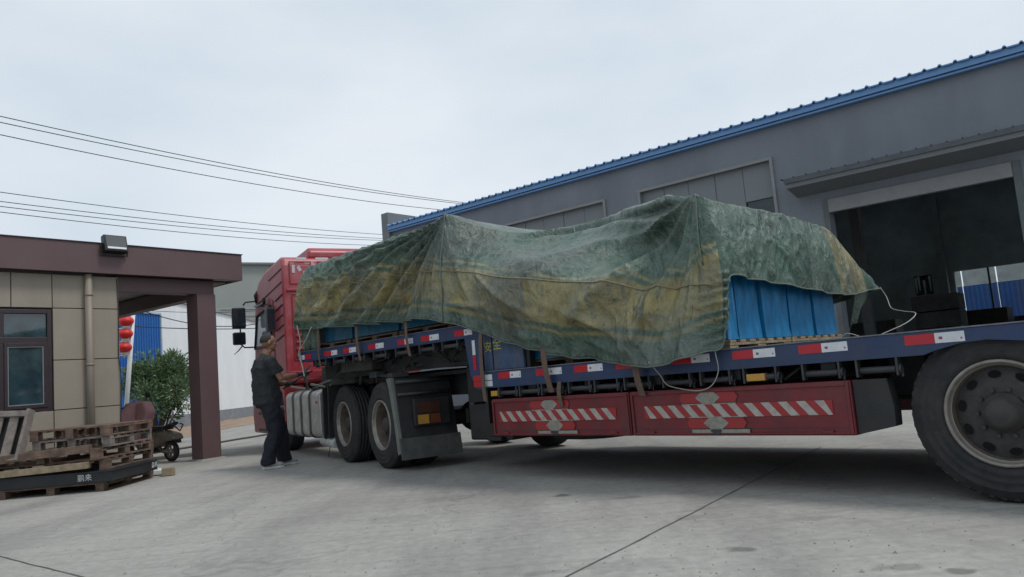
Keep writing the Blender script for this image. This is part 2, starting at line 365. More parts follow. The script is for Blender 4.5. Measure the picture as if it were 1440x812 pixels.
# high windows closed with grey sheets
for i, (ua, ub) in enumerate(((5.58, 8.58), (9.58, 12.55))):
    wdw = bpy.data.objects.new('high_window', None); C.objects.link(wdw); wdw.parent = wh
    fr = mb(); t = .06
    fr.box((ua-t, -.02, 3.3), (ua, .045, 4.86)); fr.box((ub, -.02, 3.3), (ub+t, .045, 4.86)); fr.box((ua, -.02, 4.80), (ub, .045, 4.86)); fr.box((ua, -.02, 3.24), (ub, .045, 3.3))
    fr.build('window_frame', M_wtrim, wdw, .004)
    seams = [ua, ua+.62, ua+1.24, ua+1.86, ua+2.45, ub]
    for j in range(5):
        x0, x1 = seams[j]+.006, seams[j+1]-.006
        low = 4.08 if j == 0 and i == 0 else 3.3
        box('infill_panel', (x0, -.12, low), (x1, -.075-.006*(j % 2), 4.80), mat('infill_grey', (.185, .205, .215), .65, 0, .08, 2, 0, 30, .2, (.12, .13, .14), 2), wdw)
    if i: continue
    box('glass_pane', (ua+.02, -.13, 3.72), (ua+.60, -.115, 4.07), M_glass_d, wdw)
    box('infill_panel', (ua+.01, -.12, 3.3), (ua+.61, -.08, 3.71), MATS['infill_grey'], wdw)
# inside: columns, beams, rear opening bars, small torn window
for u, v in ((5.0, -3.2), (-0.6, -3.2), (4.82, -10.7), (10.5, -3.2)):
    mb().box((u-.1, v-.1, 0.03), (u+.1, v+.1, 5.3)).build('inner_column', mat('column_grey', (.15, .155, .155), .7, 0, .2, 3), wh)
for v in (-3.2, -7): box('roof_beam', (U0+.3, v-.1, 4.75), (U1-.3, v+.1, 5.0), M_wdark, wh)
for u in (1.35, 2.6, 3.7): box('gate_bar', (u, -11.1, 0), (u+.05, -11.05, 2.94), M_wdark, wh)
for u, z0, z1 in ((5.24, 2.45, 2.92), (5.40, 2.36, 2.80), (5.54, 2.50, 2.94), (5.62, 2.42, 2.9)):
    mb().add([(u, -11.05, z1), (u+.07, -11.05, z1), (u+.05, -11.06, z0), (u+.02, -11.06, z0)], [(0, 1, 2, 3)]).build('torn_film_strip', mat('pale_film', (.5, .5, .5), .6), wh)
box('dusty_pane', (5.205, -11.12, 2.352), (5.695, -11.10, 2.948), mat('dusty_pane', (.03, .035, .035), .6), wh)
# stored goods: dark stack inside the door
tag(mb().box((0, 0, 0), (1.1, 1.0, 1.15)).box((.05, .05, 1.152), (1.0, .95, 1.6)).box((-1.05, .1, 0), (-.06, .9, 1.35)).build('crate_pile', mat('dark_crate', (.04, .035, .035), .8, 0, .3, 6), None, .01), 'dark pile of crates standing inside the warehouse behind the trailer deck', 'crates')
o = bpy.data.objects['crate_pile']; o.location = Vector(wl) + Matrix.Rotation(wr_, 3, 'Z') @ Vector((2.9, -8.5, .034)); o.rotation_euler = (0, 0, wr_)
for k, (u_, v_, w_, h_, lab) in enumerate(((3.6, -6.2, 1.0, 2.0, 'tall dim grey cabinet standing inside the warehouse door'), (5.6, -8.6, 1.5, 1.7, 'wide dim shelf unit deep inside the warehouse on the left'), (1.4, -9.2, 1.1, 1.25, 'low dim stack of boxes near the rear opening of the warehouse'))):
    q = mb()
    for j in range(int(h_/.4)): q.box((0, 0, j*.4+.004*j), (w_-.05*(j % 2), .8, j*.4+.39))
    o = q.build('stored_goods', mat('goods_dim', (.10, .10, .095), .8, 0, .4, 3), None, .01); tag(o, lab, 'stored goods')
    o.location = Vector(wl) + Matrix.Rotation(wr_, 3, 'Z') @ Vector((u_, v_, .034)); o.rotation_euler = (0, 0, wr_)
# blue fence behind the warehouse
fo = Vector(wl) + Matrix.Rotation(wr_, 3, 'Z') @ Vector((0, -15.2, 0))
fe = thing('blue_fence', 'blue corrugated sheet fence seen through the rear opening of the warehouse', 'fence', fo, wr_)
for k in range(9):
    q = mb(); x0 = -2.0+k*1.02; us = []
    for j in range(7): us += [(x0+j*.145, 0), (x0+j*.145+.05, 0), (x0+j*.145+.07, .03), (x0+j*.145+.12, .03)]
    us.append((x0+1.0, 0)); nn = len(us)
    q.add([(a, -b, 0) for a, b in us]+[(a, -b, 2.72) for a, b in us], [(i, i+1, nn+i+1, nn+i) for i in range(nn-1)])
    q.build('fence_sheet', mat('fence_blue', (.035, .115, .34), .45, 0, .12, 1, 0, 30, .5, (.14, .11, .10), 1.0, 1), fe)
for k in range(9): box('sky_band', (-2.0+k*1.02, -.02, 2.722), (-1.02+k*1.02, .0, 3.25), mat('pale_sky_band', (.42, .46, .46), .6, 0, .2, 3, 0, 30, .4, (.25, .27, .27), 4), fe)  # pale panels put in for the bright strip of sky above the fence
for k in range(4): box('fence_post', (-2+k*3.06, -.09, 0), (-1.92+k*3.06, -.035, 2.75), M_wtrim, fe)

# ------------------------------------------------------------------ guard house with porch (frame: x along facade to the right and away, y away from the yard)
LO = (-4.98099, 12.79963); gl, gr = frame(LO, 37.4)
gh = thing('guard_house', 'low office with taupe wall panels and brown flat roof over an open porch', 'building', gl, gr)
M_tile = mat('taupe_wall_panel', (0.305, 0.262, 0.212), .6, 0, .05, 3, .001, 40, .22, (.14, .118, .10), 2, 1)
M_brown = mat('brown_purple_sheet', (0.118, 0.070, 0.073), .5, 0, .07, 2, 0, 30, .25, (.14, .105, .105), 1.5)
M_brown_d = mat('brown_window_frame', (0.040, 0.028, 0.033), .4, 0, .1, 6)
M_grout = mat('panel_joint', (0.035, 0.030, 0.027), .9)
openwall('wall_core', -11.8, -1.605, 2.93, .03, .25, [(-3.72, -2.54, .99, 2.42)], M_grout, gh)
box('wall_core', (-1.805, .25, 0), (-1.605, 5.2, 2.93), M_tile, gh)
uj = [-11.8, -10.75, -9.7, -8.65, -7.6, -6.55, -5.5, -4.45, -3.72, -3.05, -2.53, -2.05, -1.60]
zj = [0.0, .27, 1.0, 1.70, 2.44, 2.93]
random.seed(3)
for i in range(len(uj)-1):
    for j in range(len(zj)-1):
        a, b, z0, z1 = uj[i], uj[i+1], zj[j], zj[j+1]
        if -3.73 < a < -2.6 and j in (2, 3): continue
        g = .006; pr = random.uniform(-.0015, .0015)
        mb().box((a+g, pr, z0+g), (b-g, .03, z1-g)).build('wall_panel', M_tile, gh, .003, fix=False)
# window, two lights with top panes
wdo = bpy.data.objects.new('window', None); C.objects.link(wdo); wdo.parent = gh
fr = mb(); A0, A1, Z0, Z1 = -3.715, -2.545, 1.0, 2.415
for a, b in (((A0, 0, Z0), (A0+.055, .10, Z1)), ((A1-.055, 0, Z0), (A1, .10, Z1)), ((A0+.055, 0, Z1-.055), (A1-.055, .10, Z1)), ((A0+.055, 0, Z0), (A1-.055, .10, Z0+.055)),
             ((A0+.055, .002, 1.95), (A1-.055, .098, 2.03)), ((-3.19, .004, Z0+.055), (-3.14, .096, Z1-.055))): fr.box(a, b)
fr.build('window_frame', M_brown_d, wdo, .004)
fr = mb()
for a, b in (((-3.14, -.012, 1.055), (-3.10, .03, 1.95)), ((-2.655, -.012, 1.055), (-2.60, .03, 1.95)), ((-3.10, -.012, 1.90), (-2.655, .03, 1.95)), ((-3.10, -.012, 1.055), (-2.655, .03, 1.10))): fr.box(a, b)
fr.build('sash', M_brown_d, wdo, .003)
fr = mb()
for a, b in (((-3.10, -.006, 1.10), (-3.088, .02, 1.90)), ((-2.667, -.006, 1.10), (-2.655, .02, 1.90)), ((-3.088, -.006, 1.888), (-2.667, .02, 1.90)), ((-3.088, -.006, 1.10), (-2.667, .02, 1.112))): fr.box(a, b)
fr.build('glazing_bead', mat('grey_bead', (.22, .23, .24), .5), wdo)
M_pane = mat('window_glass', (0.030, 0.058, 0.070), .04, 0, .5, 3.0, .0006, 3, spec=1.0)
for a, b in (((-3.13, .03, 2.035), (-2.605, .036, 2.355)), ((-3.66, .03, 2.035), (-3.20, .036, 2.355)), ((-3.088, .012, 1.112), (-2.667, .018, 1.888)), ((-3.66, .03, 1.06), (-3.20, .036, 1.945))):
    box('glass_pane', a, b, M_pane, wdo)
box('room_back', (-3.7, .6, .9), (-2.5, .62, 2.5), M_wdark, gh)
# roof slab, fascia, porch frame
box('roof_fascia', (-11.9, -.15, 2.952), (.43, -.11, 3.395), M_brown, gh, .004)
box('roof_fascia', (.39, -.109, 2.952), (.43, 3.6, 3.395), M_brown, gh, .004)
box('roof_slab', (-11.9, -.108, 3.0), (.388, 5.4, 3.36), mat('roof_grey', (.2, .2, .2), .8), gh)
box('roof_coping', (-11.92, -.165, 3.396), (.445, -.09, 3.41), M_brown_d, gh)
box('porch_ceiling', (-1.60, .27, 2.955), (.36, 3.5, 2.985), mat('ceiling_grey', (.34, .33, .32), .8), gh)
box('front_beam', (-1.598, .04, 2.72), (-.0, .26, 2.95), M_brown, gh, .004)
box('fascia_soffit', (-11.8, -.108, 2.955), (.388, -.002, 2.985), M_brown_d, gh)
box('side_beam', (-.24, .34, 2.68), (-.03, 3.4, 2.92), M_brown, gh, .004)
box('porch_column', (-.33, .0, 0), (.0, .335, 2.95) , M_brown, gh, .006) if False else mb().box((-.33, .002, 0), (.0, .335, 2.718)).build('porch_column', M_brown, gh, .006)
mb().add([(-.40, -.06, .0), (.07, -.07, 0), (.08, .38, 0), (-.38, .4, 0), (-.36, -.03, .03), (.03, -.04, .035), (.05, .35, .03), (-.35, .37, .028)], [(4, 5, 6, 7), (0, 1, 5, 4), (1, 2, 6, 5), (2, 3, 7, 6), (3, 0, 4, 7)]).build('column_base', M_curb, gh)
box('rear_column', (-.24, 3.1, 0), (-.03, 3.3, 2.68), M_brown, gh, .006) if False else None
# downpipe
dp = mb().tube([(-2.06, -.055, .02), (-2.06, -.055, 2.94)], .052, 16)
dpo = dp.build('downpipe', mat('downpipe_taupe', (.25, .21, .17), .5, 0, .05, 3, 0, 30, .2, (.15, .12, .1), 3, 1), gh)
for z in (.5, 1.6, 2.62): mb().tube([(-2.06, -.055, z), (-2.06, -.055, z+.03)], .057, 16).box((-2.08, -.01, z), (-2.04, .0, z+.03)).build('pipe_clip', MATS['downpipe_taupe'], dpo)
mb().tube([(-1.63, -.012, 2.9), (-1.615, -.015, 2.4), (-1.63, -.012, 1.75), (-1.605, -.02, 1.4), (-1.62, -.012, .8), (-1.615, -.012, .1)], .006, 6).build('corner_cable', M_steel_dark, gh)
box('plinth_step', (-11.8, -.28, 0.004), (-1.5, -.003, .07), M_curb, gh)
# floodlight
fl = thing('floodlight', 'square black floodlight with glass front on the brown roof edge', 'floodlight', Vector(gl)+Matrix.Rotation(gr, 3, 'Z') @ Vector((-1.74, -.21, 3.39)), gr)
tilt = Matrix.Rotation(R(-14), 3, 'X')
def rb(a, b): 
    q = MB().box(a, b); q.v = [tuple(tilt @ Vector(p)) for p in q.v]; return q
rb((-.17, -.05, -.13), (.17, .05, .13)).build('housing', mat('floodlight_black', (.02, .022, .025), .4, .2, .1, 8), fl, .012)
rb((-.145, -.058, -.105), (.145, -.05, .11)).build('glass_front', mat('floodlight_glass', (.10, .105, .11), .3, 0, .1, 3), fl)
rb((-.135, -.064, -.10), (.135, -.0585, -.07)).build('led_strip', mat('led_white', (.75, .78, .8), .3), fl)
q = mb()
for k in range(9): q.v += []; q.box((-.15+k*.036, .05, -.11), (-.142+k*.036, .085, .11))
q.v = [tuple(tilt @ Vector(p)) for p in q.v]; struct(q.build('cooling_fins', MATS['floodlight_black'], fl), 'stuff')
mb().bar((-.19, 0, 0), (-.19, .02, -.17), .01, .03).bar((.19, 0, 0), (.19, .02, -.17), .01, .03).bar((-.19, .03, -.17), (.19, .03, -.17), .03, .01).build('bracket', M_steel_dark, fl)

# ------------------------------------------------------------------ behind the porch: white wall, shed, blue panel, bush, lanterns
W0, W1 = gp(258, 604.5), gp(352, 588.5)
wd = (W1-W0); wd.z = 0; wd.normalize(); wn = Vector((-wd.y, wd.x, 0))   # wn points left/away
S0 = W0-wd*9.5
rzw = math.atan2(wd.y, wd.x); Lw = 48
bw = thing('boundary_wall', 'tall white rendered yard wall with grey base band beyond the porch', 'wall', S0, rzw)
box('white_render', (0, .03, .55), (Lw, .3, 4.7), mat('white_render', (.80, .82, .84), .8, 0, .04, .7, 0, 30, .25, (.45, .47, .5), 1.0, 1), bw)
box('base_band', (0, .0, 0), (Lw, .3, .548), mat('base_grey', (.225, .24, .265), .8, 0, .1, 1.5, .004, 20, .5, (.13, .14, .15), 2), bw)
box('coping', (0, -.05, 4.702), (Lw, .35, 4.8), M_curb, bw)
def wp(x, y=0, z=0): return S0 + wd*x + wn*y + Vector((0, 0, z))
q = MB(); pts = []
nx = 60
vs = []; random.seed(5)
for i in range(nx+1):
    x = Lw*i/nx
    vs += [wp(x, -.01, .10+.04*noise.noise(Vector((x*.8, 0, 0)))), wp(x, -.9, .05+.03*noise.noise(Vector((x, 5, 0)))), wp(x, -2.6+.35*noise.noise(Vector((x*.6, 2, 0))), .006)]
q.add(vs, [f for i in range(nx) for f in ((3*i, 3*i+1, 3*i+4, 3*i+3), (3*i+1, 3*i+2, 3*i+5, 3*i+4))])
struct(q.build('earth_bank', M_dirt))
# big grey shed behind
a = ap(342, 373, 47); azs = R(58)
sd_ = Vector((math.sin(azs), math.cos(azs), 0))
so_ = Vector((a.x, a.y, 0))-sd_*30
sh = thing('grey_shed', 'large plain grey green shed rising behind the white wall', 'building', so_, math.atan2(sd_.y, sd_.x))
M_shed = mat('shed_grey', (.285, .30, .285), .8, 0, .05, .4, 0, 30, .3, (.23, .24, .235), .5, 1)
for k in range(12): box('wall_sheet', (k*4.5+.01, 0, 0), (k*4.5+4.49, .2, a.z), M_shed, sh)
box('roof_edge', (0, -.25, a.z+.002), (54, 12, a.z+.12), mat('shed_roof', (.17, .18, .18), .7), sh)
for z in (4.8, 5.25, 5.7, 6.1): box('wall_rail', (0, -.04, z), (54, -.002, z+.05), mat('rail_grey', (.36, .38, .38), .8), sh)
# blue sheet panel near the wall
p0, p1 = ap(184, 610, 24.5), ap(229, 604, 25.5)
pd = (p1-p0); pd.z = 0; wpan = pd.length; pd.normalize()
bp_ = thing('blue_sheet_gate', 'tall blue corrugated metal gate behind the bush and the lantern pole', 'gate', (p0.x, p0.y, 0), math.atan2(pd.y, pd.x))
ztop = ap(205, 441, 25).z
nb = 6
for k in range(nb):
    x0 = -.6 + (wpan+.6)*k/nb; x1 = -.6 + (wpan+.6)*(k+1)/nb-.012; q = mb(); us = []; mrib = 3; dx = (x1-x0)/mrib
    for j in range(mrib): us += [(x0+j*dx, 0), (x0+j*dx+dx*.55, 0), (x0+j*dx+dx*.65, .025), (x0+j*dx+dx*.9, .025)]
    us.append((x1, 0)); nn = len(us)
    q.add([(a_, -b_, 0) for a_, b_ in us]+[(a_, -b_, ztop) for a_, b_ in us], [(i, i+1, nn+i+1, nn+i) for i in range(nn-1)])
    q.build('gate_sheet', mat('gate_blue', (.022, .13, .42), .4, 0, .08, 1, 0, 30, .2, (.03, .1, .25), 1, 1), bp_)
mb().box((-.62, -.05, ztop), (wpan+.03, .02, ztop+.06)).box((wpan, -.05, 0), (wpan+.05, .02, ztop-.002)).build('gate_frame', mat('gate_frame_pale', (.4, .5, .6), .5), bp_)
mb().tube([ap(196, 450, 25.2)-Vector((p0.x, p0.y, 0)) for _ in (0,)] + [], .0, 3) if False else None
# electricity meter box on the white wall
e0 = ap(259, 545, (gp(258, 604.5)).length)
mbx = thing('meter_box', 'small brown meter box with pale dials fixed on the white wall', 'meter box', (W0-wn*.0)+Vector((0, 0, 1.0)), rzw)
box('cabinet', (-.1, -.14, .35), (1.5, -.002, 1.35), mat('box_brown', (.16, .12, .09), .7, 0, .3, 6), mbx, .01)
for k in range(3): box('dial', (.15+k*.45, -.155, .55), (.45+k*.45, -.142, .8), mat('dial_pale', (.42, .42, .40), .5), mbx)
for k in range(2): box('dial', (.35+k*.55, -.155, .95), (.65+k*.55, -.142, 1.2), MATS['dial_pale'], mbx)
mb().tube([(.9, -.05, 1.36), (.9, -.05, 2.6), (1.9, -.05, 2.65)], .03, 6).build('conduit', M_wtrim, mbx)
# bush
bc = gp(222, 606.5); bc = Vector((bc.x, bc.y, 0)); bc = ap(222, 600, 21.0); bc.z = 0
bush = thing('oleander_bush', 'round leafy green bush growing before the white wall seen through the porch', 'bush', bc)
random.seed(11)
q = MB(); st = MB()
pxm = F_PX/21.6; cz = ap(222, 550, 21).z; rad = (.88, .78, .84)
lobes = []
for k in range(34):
    th = random.uniform(0, 2*PI); ph = random.uniform(-.9, 1); rr = random.uniform(.35, .85)
    lobes.append((Vector((math.cos(th)*rad[0]*rr*math.sqrt(max(0, 1-ph*ph*.6)), math.sin(th)*rad[1]*rr*math.sqrt(max(0, 1-ph*ph*.6)), cz+ph*rad[2]*.72)), random.uniform(.22, .42)))
for c_, r_ in lobes:
    st.tube([(random.uniform(-.1, .1), random.uniform(-.1, .1), 0), (c_.x*.4, c_.y*.4, c_.z*.45), tuple(c_)], [.03, .018, .006], 5)
    for k in range(300):
        d = Vector((random.gauss(0, 1), random.gauss(0, 1), random.gauss(0, 1))).normalized()
        p = c_ + d*r_*random.uniform(.55, 1.12)
        ld = (d + Vector((0, 0, .5)) + Vector((random.gauss(0, .45), random.gauss(0, .45), random.gauss(0, .45)))).normalized()
        ln = random.uniform(.07, .15); sd2 = ld.cross(Vector((random.gauss(0, 1), random.gauss(0, 1), random.gauss(0, 1)))).normalized()*random.uniform(.014, .024)
        q.add([p, p+ld*ln*.5+sd2, p+ld*ln, p+ld*ln*.5-sd2], [(0, 1, 2, 3)])
fol = q.build('foliage', mat('bush_leaf', (.125, .20, .095), .45, 0, .45, 9), bush, fix=False); struct(fol, 'stuff')
struct(st.build('stems', mat('stem_brown', (.07, .055, .04), .8), bush), 'stuff')
# lantern pole and lanterns
lpd = 20.0
lb, lt = ap(173, 612, lpd), ap(187.5, 437, lpd)
lp = thing('lantern_pole', 'thin white steel pole carrying three red lanterns beside the guard house', 'pole', (lb.x, lb.y, 0))
base = Vector((lb.x, lb.y, 0)); tdir = lt-base
M_wpole = mat('white_pole_paint', (.68, .71, .72), .4, 0, .05, 4)
mb().tube([(0, 0, 0), tuple(tdir)], .05, 12).build('pole', M_wpole, lp)
ft = tdir.length
latd = Vector((-.98, .1, 0)).normalized()
brs = []
for (py, nm) in ((444, 0), (461, 1), (479, 2), (499, 3)):
    t = (ap(185, py, lpd).z)/tdir.z; p = tdir*t; q1 = p+latd*.42
    mb().tube([tuple(p), tuple(q1)], .012, 6).build('bracket_arm', M_wpole, lp); brs.append((p, q1))
mb().tube([tuple(brs[0][1]), tuple(brs[-1][1])], .010, 6).build('bracket_upright', M_wpole, lp)
M_lant = mat('lantern_red', (.62, .018, .020), .5, 0, .08, 6)
for i in range(3):
    c_ = base + (brs[i][0]+brs[i][1]+brs[i+1][0]+brs[i+1][1])/4 - latd*.14 - Vector((0, .17, 0))
    pos_ = ('uppermost', 'middle', 'lowest')[i]
    ln = thing('red_lantern', 'round red festival lantern, %s of the three on the white pole' % pos_, 'lantern', c_, 0, 'red lanterns on the white pole')
    q = mb(); nseg = 10
    prof = [(.05, .13)] + [(.165*math.cos(a_), .12*math.sin(a_)) for a_ in np.linspace(1.25, -1.25, 11)] + [(.05, -.13)]
    q.lathe(prof, (0, 0, 0), (0, 0, 1), 20); 
    for j, p in enumerate(q.v):
        k = j % 20; f_ = 1+.035*math.cos(k*PI); q.v[j] = (p[0]*f_, p[1]*f_, p[2])
    q.build('lantern_body', M_lant, ln)
    mb().lathe([(.0, .14), (.07, .14), (.07, .11), (0, .11)], (0, 0, 0), (0, 0, 1), 12).build('cap', mat('lantern_gold', (.6, .45, .25), .5), ln)
    mb().lathe([(.08, -.115), (.085, -.14), (.02, -.225), (0, -.23)], (0, 0, 0), (0, 0, 1), 10).build('tassel', mat('tassel_pale', (.66, .60, .52), .7), ln)

# overhead cables
def cable(p, q, sag, rad, lab, grp):
    p, q = Vector(p), Vector(q); n = 28; lift = Vector((0, 0, .48*sag)); p = p+lift; q = q+lift
    pts = [p.lerp(q, i/n) - Vector((0, 0, 4*sag*(i/n)*(1-i/n))) for i in range(n+1)]
    return tag(mb().tube(pts, rad, 5).build('overhead_cable', M_steel_dark), lab, 'cable', grp)
upper = [((0, 163), (655, 286)), ((0, 171.5), (655, 288)), ((0, 189), (622, 296))]
lower = [((0, 270), (548, 331)), ((0, 283), (540, 336)), ((0, 290), (520, 338)), ((0, 298), (505, 345))]
names = ['highest overhead cable crossing the sky from the left edge to the warehouse roof', 'second overhead cable close beneath the highest one', 'lowest cable of the steeper upper set, reaching the warehouse roof edge']
for (a, b), l_ in zip(upper, names):
    P, Q = ap(a[0], a[1], 30), ap(b[0], b[1], 46); ex = (Q-P)*.35; P2, Q2 = P-ex*.6, Q+ex*.5
    cable(P2, Q2, .55, .017, l_, 'overhead cables crossing the sky')
names = ['uppermost cable of the flatter lower set, ending near the parapet', 'second cable down in the flatter lower set', 'third cable down in the flatter lower set', 'lowest cable of all, just above the red cab']
for (a, b), l_ in zip(lower, names):
    P, Q = ap(a[0], a[1], 32), ap(b[0], b[1], 48); ex = (Q-P)*.35; P2, Q2 = P-ex*.6, Q+ex*.5
    cable(P2, Q2, .35, .015, l_, 'overhead cables crossing the sky')
for k, (a, b, l_) in enumerate((((228, 441), (356, 452), 'drooping black cable seen behind the porch column above the white wall'), ((205, 459), (360, 461), 'taut cable seen through the porch lower than the drooping one'), ((228, 437), (350, 437), 'thin pale cable seen through the porch just under the beam'))):
    P, Q = ap(*a, 24), ap(*b, 27); e_ = (Q-P)*.4; cable(P-e_, Q+e_, .12 if k else .5, .014 if k < 2 else .008, l_, 'cables over the white wall')
# hose lying on the yard
h0, h1 = gp(205, 640.5), gp(372, 613)
pts = [h0.lerp(h1, i/14) + Vector((.02*math.sin(i*1.7), .0, .02)) for i in range(19)]
tag(mb().tube(pts, .022, 8).build('hose', mat('hose_dark', (.09, .08, .065), .8), None), 'dark hose lying straight across the yard behind the porch column', 'hose')
# low kerb in front of the porch
k0, k1 = gp(150, 655), gp(282, 640.5)
kd = (k1-k0).normalized(); 
me_ = mb(); me_.bar(k0-kd*.6+Vector((0, 0, .03)), k1+kd*.0+Vector((0, 0, .03)), .10, .06)
tag(me_.build('kerb', M_curb, None, .01), 'low concrete kerb on the yard between the pallets and the porch column', 'kerb')

# ------------------------------------------------------------------ wheels
def wheel(parent, loc, side=1, r=.50, wdt=.27, dish=.10, rr=.285, outer=True):
    """loc = centre of the outer sidewall plane, side=+1: outer face towards +y"""
    e = bpy.data.objects.new('wheel', None); C.objects.link(e); e.parent = parent; e.location = loc
    s = side; W = wdt
    t = mb()
    prof = [(rr, -.02), (rr+.01, -.004), (rr+.03, .004), (rr+.05, .008), (rr+.056, .003), (r*.76, .006), (r*.78, .010), (r*.79, .005), (r*.86, .003), (r*.87, .008), (r*.88, .0), (r*.93, -.012), (r*.965, -.022), (r*.985, -.035), (r, -.05)]
    k = -.05
    for g in range(4):
        a_ = -.05-(W-.10)*(g+.42)/4; b_ = a_-.012
        prof += [(r, a_), (r-.014, a_-.002), (r-.014, b_), (r, b_-.002)]
    prof += [(r, -W+.05), (r*.97, -W+.02), (r*.85, -W), (rr, -W+.02)]
    t.lathe([(a_, b_*s) for a_, b_ in prof], (0, 0, 0), (0, 1, 0), 72)
    ty = t.build('tyre', M_rub, e)
    # shoulder lugs
    lg = mb()
    for j in range(48):
        th = 2*PI*j/48; ca, sa = math.cos(th), math.sin(th)
        c0_ = Vector((ca*(r-.0285), -.050*s, sa*(r-.0285)))
        lg.obox(c0_, ((-sa, 0, ca), (0, 1, 0), (ca, 0, sa)), (.015, .030, .021))
    struct(lg.build('tread_lugs', M_rub, ty, .004, 1), 'stuff')
    q = mb()
    q.lathe([(a_, b_*s) for a_, b_ in ((rr+.004, -.012), (rr+.002, .006), (rr-.012, .008), (rr-.018, -.006), (rr-.024, -.03), (rr-.030, -.034))], (0, 0, 0), (0, 1, 0), 72)
    rim_ = q.build('rim', M_rim, e)
    mb().lathe([(a_, b_*s) for a_, b_ in ((rr-.030, -.0345), (rr-.036, -.055), (rr-.04, -dish), (rr-.044, -dish-.03))], (0, 0, 0), (0, 1, 0), 72).build('rim_barrel', mat('rim_barrel_rust', (.15, .12, .098), .6, .3, .3, 10, .001, 60, .6, (.06, .045, .035), 6), rim_)
    # disc with hand holes
    d = mb(); n = 60; ro, ri = rr-.04, .11; nh = 10
    rings = [(ro, -dish-.0), (ro-.03, -dish+.012), (ri+.055, -dish+.03), (ri+.02, -dish+.035), (ri, -dish+.035)]
    d.lathe([(a_, b_*s) for a_, b_ in rings], (0, 0, 0), (0, 1, 0), 60)
    d.build('disc', M_rim_in, e)
    hh = mb()
    for j in range(nh):
        th = 2*PI*j/nh+.2; ca, sa = math.cos(th), math.sin(th); rc = (ro+ri)/2+.035
        y = -dish+.0205
        vs = [Vector((0, (y+.0075)*s, 0)) + Vector((ca, 0, sa))*(rc+.022*math.cos(a_)) + Vector((-sa, 0, ca))*.034*math.sin(a_) for a_ in np.linspace(0, 2*PI, 13)[:-1]]
        hh.add(vs, [tuple(range(12))])
    struct(hh.build('hand_holes', mat('hole_black', (.012, .012, .013), .9, spec=.1), e), 'stuff')
    hb = mb().lathe([(a_, b_*s) for a_, b_ in ((.115, -dish+.036), (.112, -dish+.06), (.09, -dish+.075), (.085, -dish+.11), (.06, -dish+.125), (0, -dish+.128))], (0, 0, 0), (0, 1, 0), 32)
    hb.build('hub', M_rim_in, e)
    bt = mb()
    for j in range(10):
        th = 2*PI*j/10; bt.lathe([(0.0, (-dish+.062)*s), (.013, (-dish+.062)*s), (.013, (-dish+.034)*s)], (math.cos(th)*.135, 0, math.sin(th)*.135), (0, 1, 0), 6, False)
    struct(bt.build('wheel_nuts', M_rim_in, e), 'stuff')
    return e

# ------------------------------------------------------------------ trailer (frame: x forwards, y towards the camera, z up)
TO = (2.64625, 4.38150); tl, trz = frame(TO, -43.5)
TM = Matrix.Translation(Vector(tl)) @ Matrix.Rotation(trz, 4, 'Z')
tr = thing('semi_trailer', 'blue low bed semi trailer with red side toolboxes and gooseneck front deck', 'trailer', tl, trz)
# decks and side rails
arch = [(.33, .86), (.26, .885), (.12, .915), (-.01, .922), (-.19, .90), (-.42, .885), (-.62, .90), (-.78, .92), (-.95, .92), (-1.1, .905), (-1.35, .89), (-1.6, .90), (-1.78, .92), (-1.95, .92), (-2.1, .90), (-2.35, .86)]
railpoly = [(4.37, .845), (.34, .86)] + arch[1:] + [(-4.2, .86), (-4.2, 1.0), (4.37, 1.0)]
mb().prism(railpoly, -.05, 0).build('side_rail', M_blue, tr, .003)
mb().prism([(4.37, .845), (-4.2, .86), (-4.2, 1.0), (4.37, 1.0)], -2.5, -2.45).build('side_rail', M_blue, tr, .003)
box('rail_lip', (-4.2, -.056, 1.001), (4.36, .008, 1.009), mat('worn_rail_edge', (.16, .17, .19), .5, .3, .3, 20), tr)
mb().box((8.05, -.05, 1.355), (4.37, 0, 1.485)).build('upper_side_rail', M_blue, tr, .003)
mb().box((8.05, -2.5, 1.355), (4.37, -2.45, 1.485)).build('upper_side_rail', M_blue, tr, .003)
mb().box((8.0, -2.449, 1.355), (8.05, -.051, 1.485)).build('front_rail', M_blue, tr, .003)
box('upper_rail_lip', (4.37, -.056, 1.486), (8.05, .006, 1.493), MATS['worn_rail_edge'], tr)
M_deck = mat('deck_plate', (.055, .06, .07), .6, .2, .3, 6, .001, 40, .5, (.09, .08, .07), 4)
box('lower_deck', (-4.19, -2.449, .90), (4.36, -.051, .94), M_deck, tr)
box('upper_deck', (4.38, -2.449, 1.40), (7.99, -.051, 1.43), M_deck, tr)
# chassis beams
for v in (-.75, -1.72):
    mb().prism([(-4.2, .90), (-4.2, .62), (3.9, .52), (4.35, .62), (4.7, 1.08), (7.9, 1.16), (7.9, 1.399), (4.5, 1.399), (4.3, .899)], v-.07, v+.07).build('main_beam', M_steel_dark, tr)
for k in range(12): box('cross_member', (-4.0+k*.7, -2.44, .78), (-3.9+k*.7, -.06, .898), M_steel_dark, tr)
for k in range(7): box('cross_member', (4.6+k*.52, -2.44, 1.28), (4.68+k*.52, -.06, 1.398), M_steel_dark, tr)
box('added_outer_beam', (7.9, -.36, 1.10), (4.44, -.29, 1.352), M_steel_dark, tr)  # beam added to darken the space under the upper deck
box('gooseneck_plate', (4.42, -2.0, 1.02), (7.7, -.5, 1.06), M_steel_dark, tr)
box('neck_bulkhead', (4.38, -2.44, .50), (4.42, -.06, 1.395), M_steel_dark, tr)
